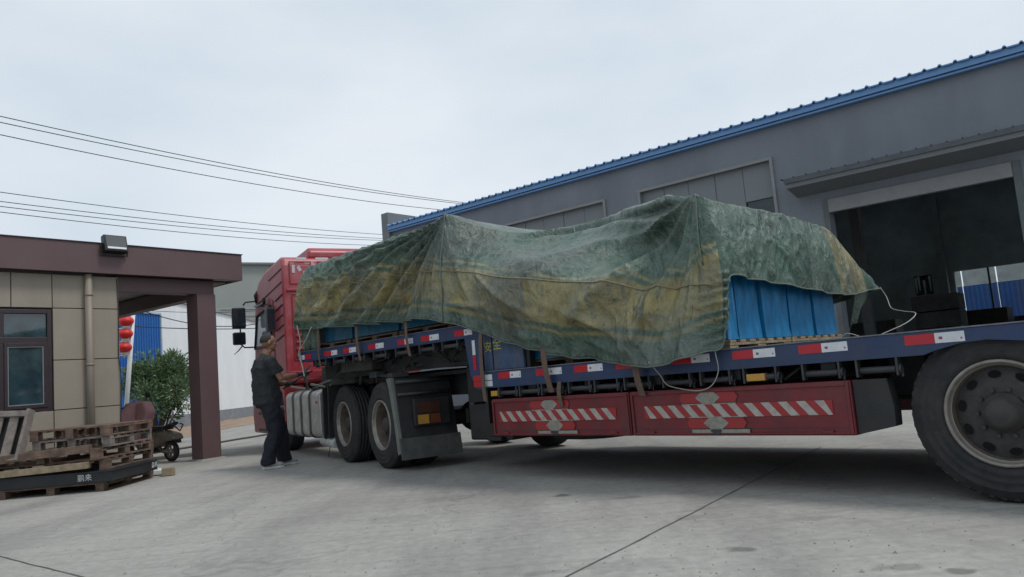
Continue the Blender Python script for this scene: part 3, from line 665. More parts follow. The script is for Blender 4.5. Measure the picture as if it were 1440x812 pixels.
# underside clutter
random.seed(21)
q = mb()
for k in range(34):
    u = random.uniform(4.5, 7.9); q.tube([(u, random.uniform(-.5, -.12), 1.33), (u+random.uniform(-.3, .3), random.uniform(-.5, -.12), random.uniform(1.12, 1.28)), (u+random.uniform(-.5, .5), random.uniform(-.5, -.12), random.uniform(1.1, 1.32))], .012, 5)
for k in range(20):
    u = random.uniform(.9, 4.2); q.tube([(u, -.12, .84), (u+random.uniform(-.15, .15), -.1, .76), (u+random.uniform(-.3, .3), -.14, .8)], .012, 5)
struct(q.build('air_lines', M_grime, tr), 'stuff')
# step between the decks
post = mb().prism([(4.60, 1.354), (4.55, .99), (4.46, .84), (4.372, .84), (4.372, 1.354)], -.05, .0)
post.build('corner_post', M_blue, tr, .003)
mb().box((4.345, -.05, 1.012), (4.225, -.02, 1.40)).build('side_board', M_blue2, tr, .004)
mb().box((4.205, -.05, 1.012), (3.79, -.02, 1.40)).build('side_board', M_blue2, tr, .004)
mb().box((3.785, -.10, 1.012), (3.74, -.05, 1.36)).build('board_stake', M_steel_dark, tr, .004)
M_yel = mat('yellow_paint_marks', (.50, .42, .06), .6, 0, .3, 60, 0, 30, .7, (.08, .09, .12), 25)
text_mesh('painted_mark', '安', .11, M_yel, tr, (4.275, -.0175, 1.235), (PI/2, 0, PI), .0015)
text_mesh('painted_mark', '全', .13, M_yel, tr, (4.135, -.0175, 1.255), (PI/2, 0, PI), .0015)
# reflectors: red and white pairs
def refl(a, b, z0, z1, m, nm='reflector', v=.0035, lab=None):
    return mb().box((a, .0005, z0), (b, v, z1)).build(nm, m, tr, fix=False)
M_prt = mat('reflector_print', (.22, .06, .10), .5)
def pair(ur, um, uw, z0=.925, z1=.985, firstwhite=False):
    refl(ur, um, z0, z1, M_refw if firstwhite else M_refr); refl(um, uw, z0, z1, M_refr if firstwhite else M_refw)
    h = z1-z0; mid = um-.03
    if not firstwhite:
        box('reflector_print', (um-.022, .0036, z0+.35*h), (um-.042, .0042, z0+.62*h), M_prt, tr)
        box('reflector_print', (uw+.012, .0036, z0+.25*h), (uw+.022, .0042, z0+.42*h), M_prt, tr)
for a, b, c_ in ((.43, .26, .10), (1.11, .95, .78), (1.61, 1.445, 1.28), (2.13, 1.96, 1.80), (2.69, 2.52, 2.36), (3.15, 2.995, 2.83), (3.62, 3.46, 3.30), (4.13, 3.97, 3.82)): pair(a, b, c_)
for k in range(5): pair(-.7-k*.68, -.87-k*.68, -1.03-k*.68, .935, .99)
for a, b, c_ in ((7.39, 7.21, 7.07), (6.92, 6.785, 6.63), (6.36, 6.205, 6.04), (5.76, 5.625, 5.47), (5.32, 5.17, 5.01), (4.75, 4.595, 4.47)): pair(a, b, c_, 1.385, 1.445)
pair(8.04, 7.90, 7.73, 1.385, 1.445, True)
mb().add([(4.485, .0035, 1.325), (4.44, .0035, 1.325), (4.44, .0035, 1.18), (4.485, .0035, 1.18)], [(0, 1, 2, 3)]).build('reflector', M_refw, tr)
mb().add([(4.485, .0035, 1.18), (4.44, .0035, 1.18), (4.44, .0035, 1.03), (4.485, .0035, 1.03)], [(0, 1, 2, 3)]).build('reflector', M_refr, tr)
for z0, z1 in ((.862, .915), (.922, .975)):
    refl(4.50, 4.385, z0, z1, M_refr); refl(4.33, 4.225, z0, z1, M_refw)
box('marker_plate', (4.51, -.045, .85), (4.374, .0, .99), M_blue, tr) if False else None
# winches hanging under the rails
wm = None
def winch(u, z):
    q = mb(); q.tube([(u-.11, -.03, z), (u+.11, -.03, z)], .022, 10); q.box((u-.13, -.06, z-.04), (u-.115, .0, z+.07)); q.box((u+.115, -.06, z-.04), (u+.13, .0, z+.07))
    q.lathe([(.03, 0), (.034, .008), (.03, .016), (0, .016)], (u-.145, -.03, z), (1, 0, 0), 10)
    q.box((u-.148, -.034, z-.05), (u-.134, -.026, z-.005)); return q
M_winch = mat('winch_steel', (.05, .054, .062), .5, .4, .25, 12, .001, 60, .5, (.06, .05, .045), 8)
w0 = winch(0, 0).build('strap_winch', M_winch, tr, .002, 1); first = True
def put_winch(u, z):
    global first
    if first: o = w0; first = False
    else: o = w0.copy(); C.objects.link(o)
    o.location = (u, 0, z)
for u in (.62, .98, 1.42, 1.78, 2.12, 2.5, 2.82, 3.12, 3.45, 3.74, 4.03): put_winch(u, .79)
for u in (-.9, -1.5, -2.2): put_winch(u, .84)
for u in (4.85, 5.25, 5.7, 6.15, 6.6, 7.05, 7.5): put_winch(u, 1.30)
# toolboxes with printed stripes
def toolbox(u0, u1, s0, s1, hx):   # u0 > u1 (u falls to the right)
    e = bpy.data.objects.new('toolbox', None); C.objects.link(e); e.parent = tr
    mb().box((u0, -.62, .385), (u1, -.012, .735)).build('box_shell', M_red, e, .008)
    q = mb(); z0, z1, t = .395, .728, .02
    q.box((u0-.01, -.011, z0), (u0-.01-t, .002, z1)); q.box((u1+.01, -.011, z0), (u1+.01+t, .002, z1))
    q.box((u0-.031, -.011, z1-.025), (u1+.031, .002, z1)); q.box((u0-.031, -.011, z0), (u1+.031, .002, z0+.012))
    q.build('door_frame', M_red, e, .002, 1)
    box('door_seam', (u0-.03, -.011, .435), (u1+.03, -.008, .44), M_wdark, e)
    # stripe band
    za, zb = .520, .615; w_ = .092; x = s0
    refl_ = mb().box((s0, -.0115, za), (s1, -.006, zb)).build('stripe_ground', M_stripe_r, e)
    x = s0+.035; 
    while x > s1+.05:
        p = [(x, zb), (x-w_*.70, zb), (x-w_*.70-.085, za), (x-.085, za)]
        p = [(max(s1+.002, min(s0-.002, a_)), b_) for a_, b_ in p]
        mb().add([(a_, -.0045, b_) for a_, b_ in p], [(0, 1, 2, 3)]).build('stripe', M_stripe_w, e); x -= w_*1.42
    for cx, cz_, sc in ((hx, .665, 1.0), (hx-.05, .478, 1.0)):
        hw = .10; hh = .038
        for sg in (-1, 1):
            mb().add([(cx+sg*.07, -.0042, cz_-hh), (cx+sg*.225, -.0042, cz_-hh), (cx+sg*.25, -.0042, cz_), (cx+sg*.225, -.0042, cz_+hh*.9), (cx+sg*.07, -.0042, cz_+hh*.9)], [(0, 1, 2, 3, 4)]).build('arrow_print', M_stripe_r, e)
        mb().add([(cx+a_, -.0025, cz_+b_) for a_, b_ in ((-.05, .044), (-.105, 0), (-.05, -.044), (.05, -.044), (.105, 0), (.05, .044))], [(0, 1, 2, 3, 4, 5)]).build('hexagon_print', M_hex, e)
        zz = cz_-.047 if cz_ > .6 else cz_+.043
        mb().add([(cx-.23, -.0048, zz+.004), (cx+.23, -.0048, zz+.004), (cx+.23, -.0048, zz-.004), (cx-.23, -.0048, zz-.004)], [(0, 1, 2, 3)]).build('print_line', M_hex, e)
    lt_ = mb().box((hx-.09, -.01, .415), (hx-.01, .012, .432)).box((hx-.085, -.01, .395), (hx-.015, .008, .41)); lt_.build('latch', M_winch, e, .002)
    for u in (u0-.18, u1+.18): mb().box((u-.04, -.01, .40), (u+.04, .006, .42)).build('hinge', M_red, e, .002)
    mb().add([(hx+.16, -.0005, .433), (hx-.32, -.0005, .433), (hx-.32, -.0005, .397), (hx+.16, -.0005, .397)], [(0, 1, 2, 3)]).build('worn_patch', M_hex, e)
    return e
toolbox(4.27, 2.60, 4.17, 2.74, 3.50)
toolbox(2.585, .80, 2.45, .93, 1.86)
mb().prism([(.795, .735), (.58, .735), (.555, .56), (.56, .44), (.795, .39)], -.14, -.03).build('side_skirt', M_steel_dark, tr, .004)
for a, b in ((4.27, 2.60), (2.585, .80)): mb().box((a, -2.49, .385), (b, -1.88, .735)).build('added_far_toolbox', M_red, tr, .008)  # unseen far boxes added to block light leaking under the trailer
for a, b in ((4.26, 4.17), (1.52, 1.38)): mb().box((a, -.06, .765), (b, .004, .815)).build('side_marker_lamp', M_amber, tr, .004)
# spare wheel cradle, landing leg
mb().box((5.1, -2.2, .30), (4.44, -.40, 1.09)).build('added_dark_box', M_steel_dark, tr, .02)  # invented box, added to make the gap under the gooseneck dark
q = mb(); q.lathe([(.0, -.12), (.3, -.12), (.46, -.1), (.5, -.03), (.5, .06), (.46, .12), (.3, .13), (0, .13)], (3.75, -.95, .40), (0, 0, 1), 32); q.build('spare_tyre', M_rub, tr)
for v in (-.45, -2.05): mb().box((4.58, v-.06, .35), (4.70, v+.06, 1.28)).box((4.54, v-.12, .30), (4.74, v+.12, .34)).build('landing_leg', M_steel_dark, tr, .006)
mb().tube([(4.64, -.42, .7), (4.64, -.06, .7), (4.58, -.03, .70)], .014, 8).build('crank_handle', M_winch, tr)
box('front_tool_tray', (7.2, -.5, 1.16), (6.5, -.12, 1.30), M_grime, tr)
# axles and wheels
for k in range(3):
    u = -.02-1.34*k if k else -.02
    wheel(tr, (u, -.045, .505), 1, .50, .28, .075, .30); wheel(tr, (u, -2.44, .505), -1, .50, .28, .075, .30)
    if k < 3: wheel(tr, (u, -.36, .505), 1, .50, .28, .1, .30) if k == 0 else None
    mb().tube([(u, -.5, .505), (u, -2.2, .505)], .07, 12).build('axle', M_steel_dark, tr)
for u in (.62, -.72, -2.05): mb().box((u-.12, -.70, .60), (u+.12, -.5, .9)).build('spring_hanger', M_steel_dark, tr, .01)
mb().box((1.0, -1.9, .62), (.62, -.9, .85)).build('air_tank_tray', M_steel_dark, tr)

# ------------------------------------------------------------------ cargo
def TP(u, v, z): return TM @ Vector((u, v, z))
def pallet(name, label, loc, rz, L_=1.1, W_=1.0, H=.13, m=M_wood, group=None, nsl=7, cat='pallet', skew=0.0, extra=None):
    """block pallet; origin at a lower corner, L_ along x, W_ along y"""
    t = thing(name, label, cat, loc, rz, group)
    th = .02; bh = H-3*th
    for k in range(nsl):
        y = k*(W_-.09)/(nsl-1); o = mb().box((0, y, H-th), (L_, y+.085, H)).build('top_slat', m, t, .002, 1, fix=False); o.rotation_euler = (0, 0, random.uniform(-.004, .004))
    for x in (0, L_/2-.05, L_-.10): mb().box((x, 0, H-2*th), (x+.10, W_, H-th-.0005)).build('cross_board', m, t, .002, 1, fix=False)
    for x in (0, L_/2-.05, L_-.10):
        for y in (0, W_/2-.06, W_-.12): mb().box((x+.003, y, th), (x+.097, y+.12, H-2*th-.0005)).build('block', m, t, .003, 1, fix=False)
    for x in (0, L_/2-.05, L_-.10): mb().box((x, 0, 0), (x+.10, W_, th-.0005)).build('bottom_slat', m, t, .002, 1, fix=False)
    return t
def film_mat(name, col):
    m = bpy.data.materials.new(name); m.use_nodes = True; nt = m.node_tree; L = nt.links.new; b = nt.nodes['Principled BSDF']
    tc = N(nt, 'ShaderNodeTexCoord'); mp_ = N(nt, 'ShaderNodeMapping'); mp_.inputs['Scale'].default_value = (1, 1, .32); L(tc.outputs['Object'], mp_.inputs[0])
    n1 = N(nt, 'ShaderNodeTexNoise', i_Scale=11.0, i_Detail=7.0, i_Roughness=.7, i_Distortion=.8); L(mp_.outputs[0], n1.inputs['Vector'])
    r = N(nt, 'ShaderNodeValToRGB'); r.color_ramp.elements[0].position = .32; r.color_ramp.elements[1].position = .72
    r.color_ramp.elements[0].color = (*[c*.62 for c in col], 1); r.color_ramp.elements[1].color = (*[min(1, c*1.3) for c in col], 1); L(n1.outputs['Fac'], r.inputs[0])
    L(r.outputs[0], b.inputs['Base Color']); b.inputs['Roughness'].default_value = .30; b.inputs['Coat Weight'].default_value = .3
    n2 = N(nt, 'ShaderNodeTexNoise', i_Scale=22.0, i_Detail=5.0, i_Roughness=.7, i_Distortion=1.0); L(mp_.outputs[0], n2.inputs['Vector'])
    bp = N(nt, 'ShaderNodeBump', i_Strength=1.0, i_Distance=.007); L(n2.outputs['Fac'], bp.inputs['Height']); L(bp.outputs[0], b.inputs['Normal'])
    return m
M_film = film_mat('blue_stretch_film', (.015, .215, .47)); M_film_t = film_mat('teal_stretch_film', (.018, .15, .27))
def bundle(label, u0, u1, v0, v1, z0, z1, m, group, seed):
    """film wrapped bundle: rounded, slightly bulging block; u0<u1, v0<v1"""
    me = bpy.data.meshes.new('wrapped_bundle'); bm = bmesh.new()
    bmesh.ops.create_cube(bm, size=1.0); bmesh.ops.subdivide_edges(bm, edges=bm.edges, cuts=11, use_grid_fill=True)
    sx, sy, sz = u1-u0, v1-v0, z1-z0
    for v in bm.verts:
        p = v.co*2; q = Vector(p)
        rr = .92; m_ = max(abs(p.x), abs(p.y)); 
        k = Vector((math.copysign(abs(p.x)**1.0, p.x), p.y, p.z))
        # round the vertical corners
        if abs(p.x) > .99 and abs(p.y) > .99: k.x *= .985; k.y *= .985
        nv = noise.noise(Vector((p.x*2.2+seed, p.y*2.2, p.z*.5)))*.012 + noise.noise(Vector((p.x*5+seed, p.y*5, p.z*1.5)))*.006
        v.co = Vector((u0+sx*(.5+k.x/2), v0+sy*(.5+k.y/2), z0+sz*(.5+p.z/2)))
        if abs(p.z) < .99:
            d = Vector((p.x if abs(p.x) > .99 else 0, p.y if abs(p.y) > .99 else 0, 0))
            if d.length > 0: v.co += d.normalized()*(nv-.006)
    bm.to_mesh(me); bm.free()
    c_ = TP((u0+u1)/2, (v0+v1)/2, z0)
    me.transform(Matrix.Translation((-(u0+u1)/2, -(v0+v1)/2, -z0)))
    for p in me.polygons: p.use_smooth = True
    o = link('wrapped_bundle', me, m); o.location = c_; o.rotation_euler = (0, 0, trz)
    md = o.modifiers.new('sharp', 'EDGE_SPLIT'); md.split_angle = R(38)
    return tag(o, label, 'wrapped goods', group)
g = 'blue film wrapped bundles on the trailer'
vv = [-.12, -.30, -.68, -1.13, -1.56, -1.99]
labs = ['narrow blue wrapped bundle at the near rear corner under the tarp hem', 'bright blue wrapped bundle second from the near rear corner', 'bright blue wrapped bundle in the middle of the rear row', 'blue wrapped bundle fourth from the near rear corner', 'blue wrapped bundle at the far end of the rear row']
for i in range(5): bundle(labs[i], 1.70+.012*(i % 2), 2.72, vv[i+1]+.014, vv[i]-.014, 1.075, (1.58, 1.74, 2.0, 2.03, 2.03)[i], M_film, g, i*3.1)
bundle('blue wrapped bundle half hidden by the sagging tarp on the near lower deck', 2.90, 3.88, -1.14, -.14, 1.075, 1.62, M_film_t, g, 20)
bundle('wrapped bundle on the far side of the lower deck under the tarp', 2.78, 3.88, -2.3, -1.18, 1.075, 2.2, M_film_t, g, 23)
for i, (a, b) in enumerate(((4.92, 5.92), (5.96, 6.93), (6.97, 7.9))):
    nm = ('rearmost', 'middle', 'foremost')[i]
    bundle('teal wrapped bundle under the tarp on the upper deck, %s of the near row' % nm, a, b, -1.2, -.16, 1.575, 2.56, M_film_t, g, 30+i)
    bundle('teal wrapped bundle under the tarp on the upper deck, %s of the far row' % nm, a, b, -2.3, -1.24, 1.575, 2.56, M_film_t, g, 40+i)
pg = 'pallets under the wrapped bundles'
random.seed(2)
for i, (u0, u1, va, vb, zd, lab) in enumerate((
    (1.69, 2.72, -1.06, -.12, .941, 'pallet with pale blocks under the bright blue bundles at the near rear corner'),
    (1.69, 2.72, -2.02, -1.08, .941, 'pallet under the blue bundles at the far rear corner'),
    (2.79, 3.87, -1.12, -.14, .941, 'pallet on the near side of the lower deck beneath the sagging tarp'),
    (4.93, 5.92, -1.18, -.14, 1.4315, 'pallet on the upper deck, rearmost of the near row'),
    (5.97, 6.93, -1.18, -.14, 1.4315, 'pallet on the upper deck, middle of the near row'),
    (6.98, 7.9, -1.18, -.14, 1.4315, 'pallet on the upper deck, foremost of the near row'))):
    pallet('cargo_pallet', lab, TP(u0, va, zd), trz, u1-u0, vb-va, .13, M_wood_l if i in (0, 1) else M_wood, pg)

# ------------------------------------------------------------------ tarpaulin: a sheet draped over both stacks, hem hanging on the near side and over the rear
cols = []
def col(kind, *pts): cols.append((kind, [Vector(p) for p in pts]))
SP = lambda u, z: (u, -1.25, z)
col('f', SP(6.9, 2.64), (7.5, -1.25, 2.64), (7.95, -1.25, 2.61), (8.03, -1.25, 2.35), (8.06, -1.25, 2.1), (8.08, -1.25, 1.8))
col('f', SP(6.9, 2.64), (7.55, -.6, 2.64), (7.96, -.4, 2.61), (8.03, -.4, 2.35), (8.06, -.4, 2.1), (8.08, -.4, 1.8))
col('n', SP(6.9, 2.65), (7.55, -.5, 2.64), (7.96, -.13, 2.62), (7.99, -.03, 2.44), (8.0, .01, 2.2), (8.06, .05, 1.82))
col('n', SP(6.6, 2.65), (7.3, -.55, 2.65), (7.55, -.125, 2.63), (7.58, -.04, 2.46), (7.6, .02, 2.30), (7.7, .06, 1.77))
col('n', SP(6.4, 2.65), (6.8, -.6, 2.66), (6.9, -.12, 2.63), (6.92, -.04, 2.44), (6.95, .02, 2.25), (7.0, .06, 1.72))
col('n', SP(6.0, 2.66), (6.2, -.6, 2.66), (6.25, -.12, 2.64), (6.27, -.04, 2.42), (6.28, .02, 2.20), (6.3, .07, 1.68))
col('n', SP(5.5, 2.66), (5.55, -.6, 2.67), (5.55, -.12, 2.65), (5.55, -.04, 2.40), (5.55, .02, 2.15), (5.6, .07, 1.64))
col('n', SP(5.1, 2.66), (5.1, -.6, 2.67), (5.08, -.115, 2.665), (5.08, -.05, 2.38), (5.08, .01, 2.12), (5.1, .06, 1.61))
col('n', SP(4.9, 2.64), (4.92, -.6, 2.67), (4.87, -.100, 2.705), (4.85, -.02, 2.40), (4.83, .05, 2.10), (4.8, .08, 1.54))
col('n', SP(4.75, 2.58), (4.72, -.7, 2.58), (4.70, -.20, 2.59), (4.68, -.07, 2.34), (4.66, .01, 2.06), (4.62, .07, 1.50))
col('n', SP(4.4, 2.46), (4.4, -.95, 2.46), (4.38, -.62, 2.43), (4.36, -.24, 2.24), (4.34, .07, 2.0), (4.32, .055, 1.40))
col('n', SP(3.9, 2.42), (3.9, -1.15, 2.42), (3.88, -.95, 2.39), (3.86, -.40, 2.14), (3.82, .16, 1.87), (3.84, .045, 1.23))
col('n', SP(3.4, 2.42), (3.4, -1.15, 2.42), (3.38, -.95, 2.38), (3.38, -.38, 2.08), (3.36, .20, 1.79), (3.42, .03, 1.12))
col('n', SP(2.95, 2.39), (2.95, -1.1, 2.38), (2.93, -.68, 2.35), (2.93, -.34, 2.01), (2.90, .18, 1.70), (2.96, .03, 1.02))
col('n', SP(2.7, 2.35), (2.6, -1.0, 2.34), (2.52, -.44, 2.285), (2.50, -.33, 1.90), (2.48, .14, 1.62), (2.54, .10, .96))
col('n', SP(2.6, 2.32), (2.3, -.8, 2.29), (2.16, -.22, 2.245), (2.14, -.18, 1.88), (2.12, .06, 1.54), (2.2, .24, .93))
col('n', SP(2.6, 2.31), (2.1, -.6, 2.24), (1.88, -.08, 2.19), (1.87, -.03, 1.91), (1.85, .06, 1.51), (1.92, .22, .95))
col('n', SP(2.6, 2.31), (2.05, -.5, 2.24), (1.77, -.0, 2.185), (1.745, .055, 1.90), (1.71, .10, 1.50), (1.72, .17, 1.0))
col('n', SP(2.6, 2.31), (2.05, -.5, 2.22), (1.70, -.02, 2.14), (1.63, .03, 1.86), (1.585, .07, 1.49), (1.62, .09, 1.03))
col('r', SP(2.6, 2.31), (2.05, -.5, 2.21), (1.66, -.07, 2.11), (1.585, -.02, 1.84), (1.555, .0, 1.66), (1.56, -.0, 1.50))
col('r', SP(2.6, 2.31), (2.05, -.6, 2.20), (1.655, -.30, 2.10), (1.58, -.28, 1.86), (1.555, -.27, 1.66), (1.56, -.27, 1.515))
col('r', SP(2.6, 2.31), (2.05, -.85, 2.19), (1.655, -.72, 2.095), (1.58, -.70, 1.86), (1.56, -.69, 1.66), (1.56, -.68, 1.49))
col('r', SP(2.6, 2.31), (2.05, -1.2, 2.18), (1.655, -1.2, 2.09), (1.58, -1.2, 1.84), (1.56, -1.2, 1.63), (1.565, -1.2, 1.455))
col('r', SP(2.6, 2.31), (2.1, -1.5, 2.17), (1.66, -1.68, 2.06), (1.58, -1.70, 1.81), (1.56, -1.70, 1.60), (1.565, -1.70, 1.42))
col('r', SP(2.6, 2.31), (2.1, -1.8, 2.15), (1.67, -2.02, 2.00), (1.60, -2.08, 1.77), (1.57, -2.1, 1.59), (1.57, -2.12, 1.42))
col('r', SP(2.6, 2.31), (2.2, -1.95, 2.14), (1.72, -2.28, 1.93), (1.64, -2.40, 1.74), (1.60, -2.46, 1.60), (1.60, -2.52, 1.47))
col('x', SP(2.6, 2.31), (2.4, -2.0, 2.15), (1.85, -2.42, 1.90), (1.74, -2.60, 1.71), (1.68, -2.72, 1.59), (1.66, -2.80, 1.47))
col('x', SP(2.8, 2.33), (2.7, -2.0, 2.18), (2.3, -2.42, 2.10), (2.3, -2.55, 1.85), (2.3, -2.62, 1.6), (2.3, -2.66, 1.35))
col('x', SP(3.4, 2.37), (3.4, -1.9, 2.32), (3.4, -2.4, 2.22), (3.4, -2.5, 1.9), (3.4, -2.55, 1.6), (3.4, -2.58, 1.3))
col('x', SP(4.3, 2.44), (4.3, -1.9, 2.42), (4.3, -2.4, 2.35), (4.3, -2.5, 2.1), (4.3, -2.54, 1.8), (4.3, -2.56, 1.5))
col('x', SP(4.9, 2.64), (4.9, -1.9, 2.64), (4.9, -2.4, 2.62), (4.9, -2.48, 2.3), (4.9, -2.52, 2.0), (4.9, -2.55, 1.7))
col('x', SP(6.4, 2.65), (6.4, -1.9, 2.65), (6.4, -2.4, 2.62), (6.4, -2.48, 2.3), (6.4, -2.52, 2.0), (6.4, -2.55, 1.7))
col('x', SP(6.9, 2.64), (7.5, -1.9, 2.64), (7.95, -2.38, 2.60), (8.0, -2.46, 2.3), (8.02, -2.5, 2.0), (8.05, -2.53, 1.8))
col('f', SP(6.9, 2.64), (7.5, -1.5, 2.64), (7.96, -2.0, 2.61), (8.03, -2.0, 2.35), (8.06, -2.0, 2.1), (8.08, -2.0, 1.8))
NC = len(cols)
A = np.array([[list(p) for p in c[1]] for c in cols])            # NC x 6 x 3
def cr(P, t):      # Catmull-Rom on uniform knots (closed if wrap)
    pass
# along the ring (closed)
segn = []
for i in range(NC):
    j = (i+1) % NC; dl = max(np.linalg.norm(A[j][2]-A[i][2]), np.linalg.norm(A[j][5]-A[i][5])); k = cols[i][0]
    step = .016 if k in 'nr' else .08
    segn.append(max(3, int(dl/step)))
rowsn = [5, 9, 18, 20, 30]
ring = []; kinds = []
def crs(p0, p1, p2, p3, t, tens=.5, k1=1.0, k2=1.0):
    # chord-limited tangents so closely spaced columns do not overshoot
    d1 = np.linalg.norm(p2-p1, axis=-1, keepdims=True)+1e-6
    m1 = (p2-p0)*tens*k1; m2 = (p3-p1)*tens*k2
    for m_ in (m1, m2):
        l_ = np.linalg.norm(m_, axis=-1, keepdims=True)+1e-9; np.multiply(m_, np.minimum(1, 1.1*d1/l_), out=m_)
    if k1 < 1: m1 = m1*k1+(p2-p1)*(1-k1)
    if k2 < 1: m2 = m2*k2+(p2-p1)*(1-k2)
    t2, t3 = t*t, t*t*t
    return (2*t3-3*t2+1)*p1+(t3-2*t2+t)*m1+(-2*t3+3*t2)*p2+(t3-t2)*m2
for i in range(NC):
    p0, p1, p2, p3 = A[i-1], A[i], A[(i+1) % NC], A[(i+2) % NC]
    for k in range(segn[i]):
        t = k/segn[i]; sh = lambda c_: .12 if any(abs(A[c_ % NC][2][0]-u_) < .012 and abs(A[c_ % NC][2][1]) < .14 for u_ in (4.87, 1.77, 7.96)) else 1.0
        ring.append(crs(p0, p1, p2, p3, t, .5, sh(i), sh(i+1))); kinds.append(cols[i][0])
G = []
for P in ring:
    P[0] = (P[0][0], -1.25, np.interp(P[0][0], [2.5, 3.4, 4.0, 4.4, 4.7, 4.9, 6.0, 7.0], [2.31, 2.37, 2.39, 2.44, 2.57, 2.63, 2.655, 2.64])); rows = []
    for j in range(5):
        p0 = P[j-1] if j else 2*P[0]-P[1]; p3 = P[j+2] if j < 4 else 2*P[5]-P[4]
        for k in range(rowsn[j]): rows.append(crs(p0, P[j], P[j+1], p3, k/rowsn[j], .5, .3 if j == 2 else 1.0, .3 if j == 1 else 1.0))
    rows.append(P[5]); G.append(rows)
G = np.array(G)                                                   # S x T x 3
S, T_ = G.shape[:2]
def normals(G):
    ds = np.roll(G, -1, 0)-np.roll(G, 1, 0); dt = np.gradient(G, axis=1); n = np.cross(dt, ds); n /= np.linalg.norm(n, axis=2, keepdims=True)+1e-9; return n
nrm = normals(G)
cen = np.array([4.5, -1.25, 1.6])
sg = np.sign(np.sum(nrm*(G-cen), axis=2).mean()); nrm *= sg
arc = np.zeros((S, T_)); dl = np.linalg.norm(np.diff(G, axis=1), axis=2); arc[:, :-1] = np.cumsum(dl[:, ::-1], axis=1)[:, ::-1]   # distance above the hem
sc_ = np.zeros(S); mid = G[:, T_-30]; sc_[1:] = np.cumsum(np.linalg.norm(np.diff(mid, axis=0), axis=1))
rowidx = np.arange(T_)
disp = np.zeros((S, T_))
edge_row = rowsn[0]+rowsn[1]
def seg_ridge(u, z, a, b, wdt, amp):
    ab = np.array(b)-np.array(a); L2 = ab@ab
    t = np.clip(((u-a[0])*ab[0]+(z-a[1])*ab[1])/L2, 0, 1)
    d = np.hypot(u-(a[0]+t*ab[0]), z-(a[1]+t*ab[1]))
    taper = np.sin(np.clip(t*.96+.04, 0, 1)*PI)**.5
    return amp*np.exp(-(d/wdt)**2)*taper
U_, V_, Z_ = G[..., 0], G[..., 1], G[..., 2]
near = np.array([k == 'n' for k in kinds])[:, None] & (rowidx[None, :] > edge_row-4)
rear = np.array([k == 'r' for k in kinds])[:, None] & (rowidx[None, :] > edge_row-4)
D = np.zeros_like(disp)
# fan of folds falling forwards from the rear top corner of the upper stack
pk = (4.86, 2.70)
du, dz = U_-pk[0], pk[1]-Z_; rr_ = np.hypot(du, dz); th = np.arctan2(dz, du)
fan = np.zeros_like(D)
for t0, w_, a_ in ((1.42, .045, .022), (1.18, .05, .045), (.98, .06, -.025), (.84, .05, .05), (.70, .05, -.03), (.58, .04, .045), (.47, .035, -.02), (.38, .03, .035), (.30, .022, -.018), (.235, .02, .026), (.17, .018, -.012), (.12, .014, .016)):
    wob_ = t0+.05*np.sin(rr_*2.1+t0*9)
    fan += a_*np.exp(-((th-wob_)/w_)**2)*np.clip(rr_*1.3, 0, 1)**.8*np.where(rr_ > 2.6, np.clip(1-(rr_-2.6)/.7, 0, 1), 1)
D += np.where(near & (du > 0), fan*2.5, 0)
# folds hanging from the front top edge
for u0_, z0_, u1_, z1_, w_, a_ in ((7.85, 2.6, 7.98, 1.86, .05, .03), (7.55, 2.6, 7.85, 1.84, .05, .028), (7.25, 2.62, 7.75, 1.8, .04, .026), (6.9, 2.62, 7.5, 1.82, .045, .032), (6.55, 2.62, 7.25, 1.8, .04, .028), (6.2, 2.6, 7.0, 1.76, .04, .024), (5.9, 2.62, 6.75, 1.76, .045, .034)):
    D += np.where(near, seg_ridge(U_, Z_, (u0_, z0_), (u1_, z1_), w_*.8, a_*2.1), 0)
# folds radiating from the rear peak, both towards the front and down
pk = (1.80, 2.19); du, dz = U_-pk[0], pk[1]-Z_; rr_ = np.hypot(du, dz); th = np.arctan2(dz, du)
fan = np.zeros_like(D)
for t0, w_, a_ in ((1.50, .05, .02), (1.25, .06, -.02), (1.08, .045, .018), (.86, .12, -.045), (.62, .05, .03), (.36, .12, -.03), (.16, .05, .03)):
    fan += a_*np.exp(-((th-t0-.04*np.sin(rr_*3))/w_)**2)*np.clip(rr_*1.5, 0, 1)*np.clip(1-(rr_-1.2)/.9, 0, 1)
D += np.where(near & (du > -.02), fan*1.9, 0)
# single long creases on the sagging middle
for a_, b_, w_, am in (((4.22, 1.95), (3.40, 1.42), .022, .030), ((4.22, 1.95), (3.40, 1.42), .10, .012), ((4.80, 1.70), (4.05, 1.62), .03, .02), ((4.75, 2.3), (4.2, 1.5), .05, .02),
                       ((4.5, 2.3), (3.3, 1.86), .05, .022), ((3.3, 1.55), (2.2, 1.05), .05, .02), ((2.85, 1.35), (2.35, 1.0), .03, .022), ((2.6, 1.4), (2.45, .98), .02, .02),
                       ((2.45, 1.32), (2.2, .98), .02, .02), ((2.25, 1.4), (2.3, 1.0), .02, -.02), ((3.9, 1.35), (3.3, 1.2), .05, .018), ((3.0, 1.2), (2.6, 1.04), .03, .02)):
    D += np.where(near, seg_ridge(U_, Z_, a_, b_, w_, am*1.8), 0)
# gathered horizontal puckers beside the rear corner hem
g_ = np.exp(-((U_-1.66)/.16)**2)*np.clip((1.62-Z_)/.12, 0, 1)*np.clip((Z_-1.0)/.1, 0, 1)
nf = np.vectorize(lambda a_, b_: noise.noise(Vector((a_, b_, 4.2))))
D += np.where(near, g_*.016*np.sin(Z_*95+3.5*nf(U_*6, Z_*5)), 0)
